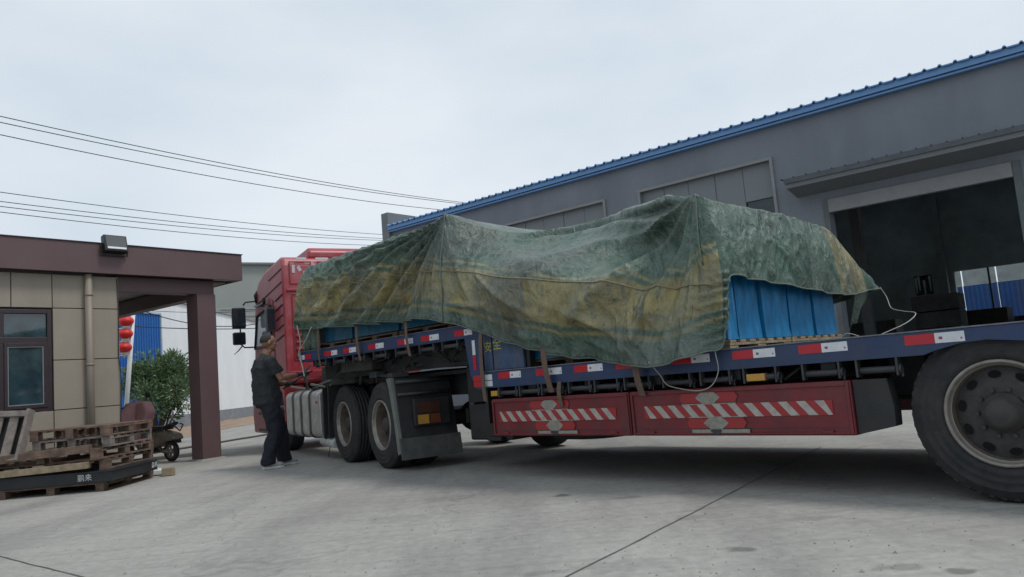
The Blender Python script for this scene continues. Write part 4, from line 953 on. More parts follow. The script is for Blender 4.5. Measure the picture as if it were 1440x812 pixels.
# rolled ridge along the upper silhouette
env = np.clip((U_-1.95)/.25, 0, 1)*np.clip((4.35-U_)/.35, 0, 1)
rw = rowidx[None, :]-edge_row-1.2*np.sin(U_*1.7)
D += np.where(near, env*(.048*np.exp(-(rw/1.4)**2)-.055*np.exp(-((rw-4.0)/1.6)**2)+.032*np.exp(-((rw-8.0)/2.2)**2)), 0)
# crumples everywhere
nn_ = np.zeros_like(D)
for i in range(S):
    for j in range(T_):
        p = G[i, j]; q = Vector((p[0], p[1], p[2]))
        a_ = noise.noise(q*2.3+Vector((9, 0, 0))); wq = Vector((q.x+.25*a_, q.y, q.z+.25*a_))
        n1 = 1-abs(noise.noise(Vector((wq.x*3.4+wq.z*1.2, wq.y*3.0, wq.z*1.5-wq.x*.5))))*2
        n2 = 1-abs(noise.noise(Vector((wq.x*11+5+wq.z*3, wq.y*9, wq.z*3.2))))*2
        n3 = noise.noise(Vector((wq.x*30+5, wq.y*22, wq.z*9)))
        nn_[i, j] = .012*n1+.0055*n2+.0018*n3+.008*a_
kk = np.array([1.0 if k in 'nr' else .6 for k in kinds])[:, None]
D += (nn_-nn_.mean())*kk*np.clip((rowidx[None, :]-3)/6, 0, 1)*np.where(rear, 1.15, 1)
# hem flutter
flu = np.clip((rowidx-(T_-16))/16, 0, 1)[None, :]*.018*np.sin(sc_[:, None]*17+2*np.sin(sc_[:, None]*3.1))
D += flu
# smooth lightly along the ring so columns blend
G2 = G+nrm*D[..., None]
# keep the sheet outside the stacks
def push(G2, u0, u1, v0, v1, zt):
    inside = (G2[..., 0] > u0) & (G2[..., 0] < u1) & (G2[..., 1] > v0) & (G2[..., 1] < v1) & (G2[..., 2] < zt)
    dv = v1-G2[..., 1]; dzz = zt-G2[..., 2]; du0 = G2[..., 0]-u0
    k = np.argmin(np.stack([dv, dzz, du0]), axis=0)
    G2[..., 1] = np.where(inside & (k == 0), v1, G2[..., 1]); G2[..., 2] = np.where(inside & (k == 1), zt, G2[..., 2]); G2[..., 0] = np.where(inside & (k == 2), u0, G2[..., 0])
push(G2, 4.88, 7.92, -2.34, -.135, 2.59); push(G2, 1.665, 2.76, -2.0, -.67, 2.06); push(G2, 1.665, 3.92, -2.0, -.29, 1.88 if False else 1.66)
vs = G2.reshape(-1, 3)
fs = [(i*T_+j, i*T_+j+1, ((i+1) % S)*T_+j+1, ((i+1) % S)*T_+j) for i in range(S) for j in range(T_-1)]
me = bpy.data.meshes.new('tarpaulin'); me.from_pydata(vs.tolist(), [], fs)
for p in me.polygons: p.use_smooth = True
uvl = me.uv_layers.new(name='sheet')
li = np.zeros(len(me.loops), dtype=np.int32); me.loops.foreach_get('vertex_index', li)
uvv = np.stack([np.repeat(sc_[:, None], T_, 1).reshape(-1), arc.reshape(-1)], 1)
uvl.data.foreach_set('uv', uvv[li].reshape(-1))
# printed bands: weight attribute (flat print of the sheet)
isn = np.array([1.0 if k == 'n' else 0.0 for k in kinds])*np.where((U_[:, -1] < 1.70) & (Z_[:, -1] > 1.032), 0, 1)
isr = np.array([k in 'rx' for k in kinds])
va = np.zeros((S, T_, 3))       # R: yellow band, G: lettering zone, B: unused
w_ = arc
n_hem = nf(np.repeat((sc_*1.3)[:, None], T_, 1), w_*2.0)*.02
ww = w_+n_hem
def band(a_, b_, e=.008): return np.clip((ww-a_)/e, 0, 1)*np.clip((b_-ww)/e, 0, 1)
off = np.interp(U_[:, -1], [1.6, 2.0, 2.6, 3.4, 4.2, 4.8, 6.0, 8.1], [.10, .10, .10, .10, .06, .0, .0, .0])[:, None]
def band(a_, b_, e=.012): return np.clip((ww-off-a_)/e, 0, 1)*np.clip((off+b_-ww)/e, 0, 1)
yb = np.maximum(np.maximum(band(.10, .155), band(.185, .60)), band(.63, .67))
va[..., 0] = yb*isn[:, None]
lw = ww-off
letters = np.zeros_like(lw); rl = random.Random(4)
for c_ in range(60):
    x0 = c_*.20; kind = rl.random()
    if kind < .22: continue
    bars = [(x0+.02+rl.choice((0, .05, .10)), .035, .27, .55) for _ in range(rl.choice((1, 2, 2)))]
    for (bx0, bw_, zz0, zz1) in bars: letters = np.maximum(letters, ((sc_[:, None] > bx0) & (sc_[:, None] < bx0+bw_) & (lw > zz0) & (lw < zz1))*1.0)
    for _ in range(rl.choice((1, 2, 3))):
        zz0 = rl.choice((.28, .34, .40, .46, .51)); letters = np.maximum(letters, ((sc_[:, None] > x0+.02) & (sc_[:, None] < x0+.165) & (lw > zz0) & (lw < zz0+.034))*1.0)
va[..., 1] = letters*isn[:, None]
rx = np.array([k == 'r' for k in kinds])[:, None]*np.clip((-V_-1.80)/.03, 0, 1)*np.clip((V_+2.42)/.03, 0, 1)
va[..., 0] = np.maximum(va[..., 0], rx*(1-.8*(np.abs(V_+2.0) < .03)))
at = me.color_attributes.new('print', 'FLOAT_COLOR', 'POINT')
buf = np.ones((S*T_, 4)); buf[:, :3] = va.reshape(-1, 3); at.data.foreach_set('color', buf.reshape(-1))
def tarp_mat():
    m = bpy.data.materials.new('green_tarpaulin'); m.use_nodes = True; nt = m.node_tree; L = nt.links.new; b = nt.nodes['Principled BSDF']
    tc = N(nt, 'ShaderNodeTexCoord'); at = N(nt, 'ShaderNodeAttribute', attribute_name='print'); sp = N(nt, 'ShaderNodeSeparateColor'); L(at.outputs['Color'], sp.inputs[0])
    uv = N(nt, 'ShaderNodeUVMap', uv_map='sheet')
    def mixc(f, a, c, bl='MIX'):
        x = N(nt, 'ShaderNodeMix', data_type='RGBA', blend_type=bl)
        for k, q in ((0, f), (6, a), (7, c)):
            if isinstance(q, tuple): x.inputs[k].default_value = (*q, 1)
            elif isinstance(q, float): x.inputs[k].default_value = q
            else: L(q, x.inputs[k])
        return x.outputs[2]
    def ns(s, d=6, r=.6, v=None, sc=None):
        n = N(nt, 'ShaderNodeTexNoise', i_Scale=s, i_Detail=d, i_Roughness=r); src = v or tc.outputs['Object']
        if sc: q = N(nt, 'ShaderNodeMapping'); q.inputs['Scale'].default_value = sc; L(src, q.inputs[0]); src = q.outputs[0]
        L(src, n.inputs['Vector']); return n.outputs['Fac']
    def mr(f, a, c, lo=0.0, hi=1.0):
        x = N(nt, 'ShaderNodeMapRange'); x.inputs[1].default_value = a; x.inputs[2].default_value = c; x.inputs[3].default_value = lo; x.inputs[4].default_value = hi; L(f, x.inputs[0]); return x.outputs[0]
    green = mixc(mr(ns(2.2, 8), .3, .7), (.012, .054, .036), (.046, .108, .074))
    worn = mr(ns(11, 8, .7), .52, .80, 0, .35); green = mixc(worn, green, (.21, .25, .22))
    yel = mixc(mr(ns(4, 6), .3, .7), (.165, .122, .034), (.40, .325, .125))
    fade = mr(ns(1.3, 4, .6), .34, .54, .5, 1.0)
    mu = N(nt, 'ShaderNodeMath', operation='MULTIPLY'); L(sp.outputs[0], mu.inputs[0]); L(fade, mu.inputs[1])
    c = mixc(mu.outputs[0], green, yel)
    # faded block lettering, tall strokes of dark green inside the yellow band
    m2 = sp
    m3 = N(nt, 'ShaderNodeMath', operation='MULTIPLY'); L(sp.outputs[1], m3.inputs[0]); L(mr(ns(5.5, 8, .75), .42, .60, .0, .85), m3.inputs[1])
    c = mixc(m3.outputs[0], c, (.05, .085, .08))
    # ground-in dust and water runs
    c = mixc(mr(ns(3, 8, .7, None, (1, 1, .35)), .55, .8, 0, .28), c, (.19, .175, .13))
    c = mixc(mr(ns(.9, 5, .55), .45, .60, 0, .68), c, (.036, .044, .036))  # broad dark patches in the colour strengthen the shading of the folds
    L(c, b.inputs['Base Color']); b.inputs['Specular IOR Level'].default_value = .5
    b.inputs['Coat Weight'].default_value = .15; b.inputs['Coat Roughness'].default_value = .25; rg = mr(ns(6, 6), .3, .7, .30, .48); L(rg, b.inputs['Roughness'])
    # crinkled plastic weave: sharp branching creases over fine crumple
    def rg_(sc_, vec, w=1.0):
        q = N(nt, 'ShaderNodeMapping'); q.inputs['Scale'].default_value = vec; q.inputs['Rotation'].default_value = (0, R(22), 0); L(tc.outputs['Object'], q.inputs[0])
        n = N(nt, 'ShaderNodeTexNoise', noise_type='RIDGED_MULTIFRACTAL', normalize=True, i_Scale=sc_, i_Detail=5.0, i_Roughness=.5, i_Offset=1.0, i_Gain=1.6, i_Distortion=.35); L(q.outputs[0], n.inputs['Vector']); return n.outputs['Fac']
    r1, r2 = rg_(3.4, (1, 1, .45)), rg_(9.0, (1, 1, .6))
    b1 = N(nt, 'ShaderNodeBump', i_Strength=1.0, i_Distance=.013); L(r1, b1.inputs['Height'])
    b2 = N(nt, 'ShaderNodeBump', i_Strength=1.0, i_Distance=.010); L(r2, b2.inputs['Height']); L(b1.outputs[0], b2.inputs['Normal'])
    b3 = N(nt, 'ShaderNodeBump', i_Strength=1.0, i_Distance=.008); L(ns(45, 6, .7, None, (1, 1, .4)), b3.inputs['Height']); L(b2.outputs[0], b3.inputs['Normal'])
    L(b3.outputs[0], b.inputs['Normal']); L(b3.outputs[0], b.inputs['Coat Normal'])
    # crests of the creases are rubbed pale
    cc = mixc(mr(r1, .80, 1.0, 0, .16), c, (.24, .28, .245)); cc = mixc(mr(r2, .82, 1.0, 0, .14), cc, (.25, .28, .24)); L(cc, b.inputs['Base Color'])
    return m
M_tarp = tarp_mat()
tp = thing('tarpaulin', 'weathered green tarpaulin with yellow bands draped over the blue cargo on the trailer', 'tarpaulin', tl, trz)
ts = link('tarp_sheet', me, M_tarp, tp)
md = ts.modifiers.new('thick', 'SOLIDIFY'); md.thickness = .005; md.offset = -1
# tie cord lying along the sheet and hem rope
ir = rowsn[0]+rowsn[1]+rowsn[2]+rowsn[3]+1
def along(cond, row, off=.004): return [tuple(G2[i, row]+nrm[i, row]*off) for i in range(S) if cond(kinds[i])]
sel = [i for i in range(S) if kinds[i] == 'n']
pts = [tuple(G2[i, ir]+nrm[i, ir]*.006) for i in sel if isn[i] > .5][::2]
mb().tube(pts, .006, 6).build('side_seam', mat('seam_yellow', (.22, .20, .12), .7, 0, .2, 20), tp)
pts = [tuple(G2[i, T_-1]) for i in range(S) if kinds[i] in 'nr'][::2]
mb().tube(pts, .0065, 6).build('hem_rope', mat('hem_green', (.12, .15, .13), .8, 0, .2, 40), tp)
ip = min(sel, key=lambda i: abs(G[i, -1, 0]-4.8)); mb().tube([tuple(G2[ip, j]+nrm[ip, j]*.006) for j in range(edge_row, T_, 2)], .007, 6).build('corner_seam', MATS['hem_green'], tp)
ip = min(sel, key=lambda i: abs(G[i, edge_row, 0]-1.77)); mb().tube([tuple(G2[ip, j]+nrm[ip, j]*.005) for j in range(edge_row, edge_row+34, 2)], .006, 6).build('corner_seam', MATS['hem_green'], tp)
# dark end flap hanging behind the front corner
q = mb(); vs = []
for i in range(9):
    for j in range(7): vs.append((7.58+.058*i+.01*math.sin(j*1.3), -.07+.02*math.sin(i*1.7+j*.5), 1.86-.062*j-.008*math.sin(i*1.1)))
q.add(vs, [(i*7+j, i*7+j+1, (i+1)*7+j+1, (i+1)*7+j) for i in range(8) for j in range(6)], True)
o = q.build('front_flap', M_tarp, tp); md = o.modifiers.new('t', 'SOLIDIFY'); md.thickness = .004
# hanging far rear flap
q = mb(); fl_n = 14; vs = []
for i in range(fl_n):
    t = i/(fl_n-1)
    for j in range(6):
        s_ = j/5; vs.append((1.68+.10*s_+.02*math.sin(t*9), -2.42-.36*t*(1-.4*s_), 1.49-.38*s_*(1-.35*t)+.012*math.sin(j*2+i)))
q.add(vs, [(i*6+j, i*6+j+1, (i+1)*6+j+1, (i+1)*6+j) for i in range(fl_n-1) for j in range(5)], True)
o = q.build('rear_flap', M_tarp, tp); md = o.modifiers.new('t', 'SOLIDIFY'); md.thickness = .004

# ------------------------------------------------------------------ ropes and straps
def rope(name, pts, r, m, lab, cat, grp=None, sub=4, n=7):
    P = [Vector(p) for p in pts]; Q = []
    for i in range(len(P)-1):
        p0 = P[i-1] if i else 2*P[0]-P[1]; p3 = P[i+2] if i+2 < len(P) else 2*P[-1]-P[-2]
        for k in range(sub): Q.append(Vector(crs(np.array(p0), np.array(P[i]), np.array(P[i+1]), np.array(p3), k/sub)))
    Q.append(P[-1]); o = mb().tube([TM @ q_ for q_ in Q], r, n).build(name, m)
    return tag(o, lab, cat, grp)
rope('white_rope', [(2.19, .22, .96), (2.19, .10, .86), (2.17, .05, .78), (2.07, .04, .745), (1.90, .04, .72), (1.78, .04, .755), (1.72, .03, .86), (1.72, .045, .985), (1.70, .05, 1.04)], .0038, M_rope, 'white rope hanging in a loop below the tarp hem in front of the blue rail', 'rope')
rope('white_rope', [(1.60, -2.80, 1.50), (1.56, -2.82, 1.40), (1.45, -2.6, 1.28), (1.20, -2.2, 1.22), (1.0, -1.9, 1.18), (.98, -1.6, 1.10), (1.12, -1.4, 1.02), (1.18, -1.3, .965), (1.10, -1.2, .952), (1.05, -1.3, .952), (1.2, -1.45, .975), (1.38, -1.4, 1.06), (1.47, -1.35, .955), (1.5, -1.2, .952)], .0038, M_rope, 'loose white rope trailing from the rear tarp corner onto the empty deck', 'rope')
sg_ = 'brown lashing straps along the trailer side'
def strap(u, z0, z1, v0, v1, lab, du=0.0, w_=.045):
    q = mb(); n = 6; vs = []
    for i in range(n+1):
        t = i/n; u_ = u+du*t; v = v0+(v1-v0)*t+.02*math.sin(PI*t); z = z0+(z1-z0)*t
        vs += [TM @ Vector((u_-w_/2, v, z)), TM @ Vector((u_+w_/2, v, z)), TM @ Vector((u_+w_/2, v-.004, z)), TM @ Vector((u_-w_/2, v-.004, z))]
    fs = [(4*i+a_, 4*i+(a_+1) % 4, 4*i+4+(a_+1) % 4, 4*i+4+a_) for i in range(n) for a_ in range(4)]+[(0, 1, 2, 3), (4*n+3, 4*n+2, 4*n+1, 4*n)]
    return tag(q.add(vs, fs).build('lashing_strap', M_strap), lab, 'strap', sg_)
strap(6.52, 1.72, 1.27, .045, .02, 'brown strap over the upper rail near its front third')
strap(5.52, 1.66, 1.25, .045, .02, 'brown strap over the upper rail near the middle of the upper deck')
strap(7.42, 1.78, 1.27, .045, .02, 'brown strap crossing the upper rail just behind its front end', .05, .035)
strap(4.30, 1.42, .72, .04, .02, 'long brown strap over the blue board between the two decks', .03, .05)
strap(3.45, 1.16, .77, .06, .02, 'wide brown strap over the lower rail ahead of the sagging tarp', -.02, .065)
strap(2.43, .97, .70, .08, .02, 'dark brown strap under the lowest point of the tarp hem', 0, .06)
strap(3.33, .86, .64, .015, .012, 'short dark strap end hanging over the front red toolbox', 0, .045)
rope('tie_rope', [(7.95, .06, 1.84), (7.9, .05, 1.62), (7.97, .03, 1.45), (7.9, .03, 1.25), (7.86, .04, 1.16)], .010, M_rope, 'pale rope tied from the front tarp corner down past the upper rail', 'rope')
rope('tie_rope', [(7.55, .07, 1.78), (7.75, .06, 1.62), (7.95, .05, 1.50), (8.0, .03, 1.42)], .008, M_rope, 'thin rope slanting down from the tarp hem to the front rail end', 'rope')

# ------------------------------------------------------------------ tractor unit (frame: x forwards, y towards the camera)
CO = (-1.64980, 9.04572); cl, crz = frame(CO, -31)
tk = thing('tractor_truck', 'red sleeper cab tractor unit with aluminium tank hitched to the trailer', 'truck', cl, crz)
for u in (0.0, 1.36):
    wheel(tk, (u, -.0, .50), 1, .50, .27, .16, .29); wheel(tk, (u, -.33, .50), 1, .50, .27, .1, .27); wheel(tk, (u, -2.45, .50), -1, .50, .27, .15, .27)
    mb().tube([(u, -.35, .5), (u, -2.2, .5)], .09, 12).lathe([(.0, -.18), (.18, -.1), (.2, .0), (.18, .1), (0, .18)], (u, -1.25, .5), (1, 0, 0), 20).build('drive_axle', M_steel_dark, tk)
wheel(tk, (4.95, -.10, .50), 1, .50, .27, .02, .27); wheel(tk, (4.95, -2.38, .50), -1, .50, .27, .02, .27)
for v in (-.82, -1.68): box('frame_rail', (-.9, v-.04, .78), (6.2, v+.04, 1.02), M_steel_dark, tk)
box('fifth_wheel', (.2, -1.65, 1.03), (1.2, -.85, 1.10), M_grime, tk)
# mudguards over the drive wheels and rear flap
def guard(u, v0, v1, a0, a1, r=.57, nm='mudguard'):
    q = mb(); n = 14; vs = []
    for i in range(n+1):
        a_ = R(a0+(a1-a0)*i/n)
        for rr2 in (r, r+.015):
            for v in (v0, v1): vs.append((u+rr2*math.cos(a_), v, .50+rr2*math.sin(a_)))
    fs = []
    for i in range(n):
        o_ = 4*i; fs += [(o_, o_+1, o_+5, o_+4), (o_+2, o_+6, o_+7, o_+3), (o_, o_+4, o_+6, o_+2), (o_+1, o_+3, o_+7, o_+5)]
    q.add(vs, fs, False).build(nm, M_steel_dark, tk)
guard(0, -.66, .02, 112, 160) if False else None
M_guard = mat('grey_green_plastic', (.16, .175, .16), .6, 0, .15, 6, 0, 30, .5, (.08, .075, .07), 4)
mb().prism([(-.30, 1.03), (-.43, 1.035), (-.60, .20), (-.52, .18), (-.46, .55), (-.36, .92)], -.02, .025).build('guard_edge', M_guard, tk, .006)
mb().prism([(-.40, 1.02), (-.44, 1.02), (-.62, .18), (-.58, .18)], -.70, -.021).build('rear_mudguard', M_steel_dark, tk, .004)
for k, (z, r_) in enumerate(((.98, .022), (.84, .018))):
    u_ = -.44-(1.02-z)*.21-.02; mb().tube([(u_-.01, -.02, z), (u_-.015, -.72, z)], r_, 8).build('guard_tube', M_winch, tk)
mb().prism([(-.575, .36), (-.60, .36), (-.64, .13), (-.615, .13)], -.72, .02).build('mud_flap', mat('dusty_flap', (.06, .062, .06), .8, 0, .2, 8, .002, 60, .5, (.15, .145, .135), 5), tk, .003)
lm = mb().box((-.62, -.60, .48), (-.57, -.16, .78)).build('tail_lamp_housing', M_steel_dark, tk, .01)
for (v0, v1, z0, z1, m_) in ((-.33, -.20, .50, .60, M_amber), (-.47, -.35, .50, .60, mat('brown_red_lens', (.16, .045, .02), .3)), (-.47, -.20, .62, .74, mat('dark_lens', (.07, .03, .02), .3))):
    mb().box((-.63, v0, z0), (-.6205, v1, z1)).build('tail_lens', m_, lm)
mb().box((-.66, -1.7, .45), (-.60, -.8, .62)).build('rear_crossbar', M_steel_dark, tk, .01)
mb().box((.36, -.14, 1.06), (.12, -.02, 1.13)).tube([(.1, -.08, 1.08), (-.25, -.08, 1.05)], .02, 8).box((-.28, -.2, 1.04), (-.44, .0, 1.09)).build('guard_bracket', M_winch, tk, .004)
# toolbox and pipes between rear wheel and trailer
mb().box((1.0, -.5, 1.02), (1.95, -.03, 1.20)).build('wheel_arch_cover', M_grime, tk, .03)
q = mb(); random.seed(8)
for k in range(26):
    u = random.uniform(.0, 3.6); v = random.uniform(-.5, -.05)
    q.tube([(u, v, 1.0), (u+random.uniform(-.2, .3), v, random.uniform(1.1, 1.35)), (u+random.uniform(.1, .6), v-.1, random.uniform(1.05, 1.4))], random.uniform(.01, .022), 6)
struct(q.build('hoses', M_grime, tk), 'stuff')
mb().box((2.42, -.55, 1.03), (1.5, -.06, 1.30)).build('added_chassis_box', M_steel_dark, tk, .015)  # box added to keep the area above the tractor chassis dark
# fuel tank with ribs and straps
e = bpy.data.objects.new('fuel_tank', None); C.objects.link(e); e.parent = tk
def rr_poly(y0, y1, z0, z1, r, n=6):
    P = []
    for cy, cz_, a0 in ((y1-r, z1-r, 0), (y0+r, z1-r, 90), (y0+r, z0+r, 180), (y1-r, z0+r, 270)):
        for k in range(n+1): a_ = R(a0+90*k/n); P.append((cy+r*math.cos(a_), cz_+r*math.sin(a_)))
    return P
def extr(poly, x0, x1, q=None):
    q = q or mb(); n = len(poly); vs = [(x0, y, z) for y, z in poly]+[(x1, y, z) for y, z in poly]
    return q.add(vs, [tuple(range(n)), tuple(reversed(range(n, 2*n)))]+[(i, i+n, (i+1) % n+n, (i+1) % n) for i in range(n)])
for k in range(4):
    a0 = 2.52+k*.47; extr(rr_poly(-.62, -.02, .28, .98, .10), a0, a0+.455).build('tank_body', M_alu, e, .025, 3)
for k in range(1, 4):
    a0 = 2.52+k*.47-.035; extr(rr_poly(-.635, .0, .265, .995, .11), a0, a0+.05).build('tank_strap', mat('strap_steel', (.12, .12, .12), .5, .5), e, .004)
for u in (2.75, 3.9): mb().bar((u, -.3, 1.0), (u+.22, -.05, 1.07), .05, .03).build('tank_bracket', M_guard, e, .004)
mb().tube([(2.9, -.1, .98), (2.9, -.1, 1.03)], .05, 12).build('filler_cap', M_steel_dark, e)
box('tank_marker', (2.66, -.02, .78), (2.60, -.012, .82), M_refr, e)
# battery box / guard ahead of wheel
mb().box((2.46, -.6, .30), (2.10, -.05, .32)).prism([(2.06, 1.03), (2.10, 1.03), (2.16, .30), (2.12, .30)], -.6, -.03).prism([(2.32, 1.0), (2.35, 1.0), (2.38, .28), (2.35, .28)], -.6, -.03).build('wheel_splash_guard', M_steel_dark, tk, .003)
mb().bar((2.5, -.06, 1.06), (1.9, -.06, 1.10), .05, .03).bar((2.05, -.06, 1.02), (1.7, -.06, 1.12), .03, .02).build('step_bar', M_guard, tk, .003)
mb().tube([(2.62, -.10, .235), (1.98, -.10, .215)], .065, 16).build('air_tank', mat('white_tank', (.60, .62, .60), .4, 0, .1, 8, 0, 30, .4, (.3, .28, .25), 6), tk)
mb().tube([(2.2, -.06, .2), (2.22, -.05, .1), (2.3, -.05, .03)], .006, 5).build('drain_cord', M_winch, tk)
# cab
cab = bpy.data.objects.new('cab', None); C.objects.link(cab); cab.parent = tk
sideP = [(4.24, 1.18), (4.24, 3.10), (4.30, 3.24), (4.42, 3.27), (5.5, 3.20), (6.0, 3.10), (6.28, 2.92), (6.42, 2.62), (6.50, 2.30), (6.68, 1.25), (6.72, .98), (5.6, .98), (5.5, 1.12), (4.4, 1.12)]
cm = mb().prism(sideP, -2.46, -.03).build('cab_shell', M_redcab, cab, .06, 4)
for v0, v1 in ((-.029, -.022),):
    pass
# raised roof box
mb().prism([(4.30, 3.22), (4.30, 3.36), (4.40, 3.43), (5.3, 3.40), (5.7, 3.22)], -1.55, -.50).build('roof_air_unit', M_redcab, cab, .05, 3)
# rear wall: panels
M_redp = mat('cab_rear_red', (0.25, 0.022, 0.032), .38, 0, .08, 3, 0, 30, .2, (.16, .05, .05), 3)
for (v0, v1, z0, z1) in ((-.52, -.14, 2.78, 3.17), (-1.5, -.62, 2.78, 3.17), (-2.3, -1.6, 2.78, 3.17), (-.80, -.16, 1.50, 2.62), (-1.65, -.9, 1.50, 2.62), (-2.3, -1.75, 1.50, 2.62)):
    f = mb(); t = .022
    f.box((4.225, v0, z0), (4.2395, v0+t, z1)); f.box((4.225, v1-t, z0), (4.2395, v1, z1)); f.box((4.225, v0+t, z1-t), (4.2395, v1-t, z1)); f.box((4.225, v0+t, z0), (4.2395, v1-t, z0+t))
    f.build('pressed_frame', M_redp, cab, .006)
for z in (1.55, 1.66, 1.77, 1.88, 1.99, 2.10, 2.21): mb().box((4.205, -.55, z), (4.2395, -.2, z+.05)).build('pressed_rib', M_redp, cab, .014, 2)
mb().box((4.21, -2.42, 2.655), (4.2395, -.08, 2.70)).build('rear_moulding', M_redp, cab, .01)
mb().box((4.215, -2.42, 1.20), (4.2395, -.06, 1.32)).build('rear_sill', M_redp, cab, .01)
for v0, v1 in ((-.44, -.27), (-.82, -.60), (-1.16, -.98), (-1.7, -1.5)): box('reflector', (4.228, v0, 3.205), (4.234, v1, 3.235), M_refw, cab)
M_cabw = mat('cab_white_letters', (.55, .47, .50), .45, 0, .1, 10)
box('white_mark', (4.230, -.24, 2.97), (4.236, -.19, 3.11), M_cabw, cab)
mb().add([(4.232, -.27, 3.06), (4.232, -.31, 2.99), (4.232, -.36, 3.02), (4.232, -.31, 3.10)], [(0, 1, 2, 3)]).build('white_mark', M_cabw, cab)
box('white_mark', (4.230, -.56, 2.965), (4.236, -.38, 3.0), M_cabw, cab)
box('white_mark', (4.230, -.62, 2.87), (4.236, -.44, 2.89), M_cabw, cab)
# side: door, grooves, window
M_cabdk = mat('cab_dark_line', (.035, .008, .012), .5)
def sbar(p, q_, w_=.018): mb().bar((p[0], -.026, p[1]), (q_[0], -.026, q_[1]), .014, w_, (0, 1, 0)).build('side_groove', M_cabdk, cab)
sbar((4.32, 2.83), (6.30, 2.66)); sbar((4.30, 3.05), (5.2, 2.98))
for k in range(5): sbar((4.30, 2.62-k*.17), (4.78, 2.56-k*.17), .03)
sbar((4.95, 2.60), (5.0, 1.15), .012); 
wn_ = mb().prism([(5.15, 2.50), (6.15, 2.42), (6.42, 1.88), (5.15, 1.86)], -.05, -.022).build('door_window', mat('cab_glass', (.30, .34, .36), .05, 0, .15, 2, spec=1), cab, .01)
q = mb()
for p, q_ in (((5.13, 2.53), (6.18, 2.45)), ((6.18, 2.45), (6.46, 1.86)), ((6.46, 1.85), (5.13, 1.83)), ((5.13, 1.83), (5.13, 2.53))): q.bar((p[0], -.02, p[1]), (q_[0], -.02, q_[1]), .02, .045, (0, 1, 0))
q.build('window_seal', M_steel_dark, cab)
mb().prism([(5.25, 1.55), (5.45, 1.55), (5.45, 1.60), (5.25, 1.60)], -.03, .015).build('door_handle', M_steel_dark, cab, .006)
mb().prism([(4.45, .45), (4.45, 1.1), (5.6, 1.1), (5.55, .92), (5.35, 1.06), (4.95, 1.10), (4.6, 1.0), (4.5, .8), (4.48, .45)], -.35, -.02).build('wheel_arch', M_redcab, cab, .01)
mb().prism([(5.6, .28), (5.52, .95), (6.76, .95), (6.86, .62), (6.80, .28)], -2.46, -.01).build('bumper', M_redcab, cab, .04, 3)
for z in (.32, .62): mb().box((5.75, -.2, z), (6.35, .0, z+.05)).build('step', M_steel_dark, cab, .006)
wsc = mb().add([(6.44, -2.36, 2.52), (6.44, -.13, 2.52), (6.63, -.10, 1.55), (6.63, -2.4, 1.55)], [(0, 1, 2, 3)]); wsc.v = [(x+.03, y, z) for x, y, z in wsc.v]; wsc.build('windscreen', M_glass_d, cab)
# mirrors
M_mir = mat('mirror_black', (.018, .020, .024), .35, 0, .1, 8)
M_mirg = mat('mirror_grey', (.10, .105, .11), .35, 0, .1, 8)
def mirror(u, v, z, wv, hz, m_, nm='side_mirror', face=True):
    e_ = bpy.data.objects.new(nm, None); C.objects.link(e_); e_.parent = cab; e_.location = (u, v, z); e_.rotation_euler = (0, 0, R(0))
    mb().box((-.02, -wv/2, -hz/2), (.09, wv/2, hz/2)).build('mirror_shell', m_, e_, .03, 3)
    box('mirror_glass', (-.0235, -wv/2+.02, -hz/2+.025), (-.0205, wv/2-.02, hz/2-.025), mat('mirror_glass', (.05, .065, .08), .08, .6), e_)
    return e_
mirror(6.5, .245, 2.465, .25, .40, M_mir); mirror(6.5, .25, 2.075, .23, .24, M_mir)
mb().tube([(6.5, .16, 2.70), (6.5, .12, 2.76), (6.45, -.05, 2.77), (6.3, -.1, 2.75)], .015, 8).build('mirror_arm', M_mir, cab)
mb().tube([(6.5, .23, 1.96), (6.52, .16, 1.90), (6.55, -.02, 1.90)], .014, 8).build('mirror_arm', M_mir, cab)
mb().tube([(6.5, .23, 2.27), (6.5, .23, 2.19)], .014, 8).build('mirror_link', M_mir, cab)
mb().tube([(6.55, .20, 1.93), (6.6, .26, 1.85), (6.62, .34, 1.78)], [.012, .010, .004], 6).build('mirror_stay', M_mir, cab)
mb().tube([(6.2, -.03, 2.70), (6.2, -.02, 2.85), (6.18, -.04, 2.94)], [.03, .045, .012], 8).build('roof_marker', M_mir, cab)
mb().tube([(5.4, .02, 2.58), (6.35, -.02, 2.66)], .022, 8).tube([(5.42, .02, 2.58), (5.38, .03, 2.70)], .03, 8).build('mirror_arm', M_mir, cab)
mirror(4.90, .035, 2.26, .17, .42, M_mirg, 'wide_mirror')
mb().tube([(4.92, .02, 2.46), (5.4, .02, 2.58)], .014, 8).build('mirror_arm', M_mir, cab)

# ------------------------------------------------------------------ stack of old pallets in front of the guard house
random.seed(14)
K = gp(148, 691); 
sgp = 'old wooden pallets stacked before the guard house'
def bx(name, a, b, m, parent, rz=0.0, bev=.003):
    return mb().box(a, b).build(name, m, parent, bev, 1, fix=False)
# local helper for pallets: corner K at the right front, x to the left (-X world), y away
def pal(lab, dx, dy, z, rz, L_=1.3, W_=1.25, H=.13, m=M_wood, nm='old_pallet'):
    return pallet(nm, lab, (K.x+dx, K.y+dy, z), R(rz), L_, W_, H, m, sgp, 7)
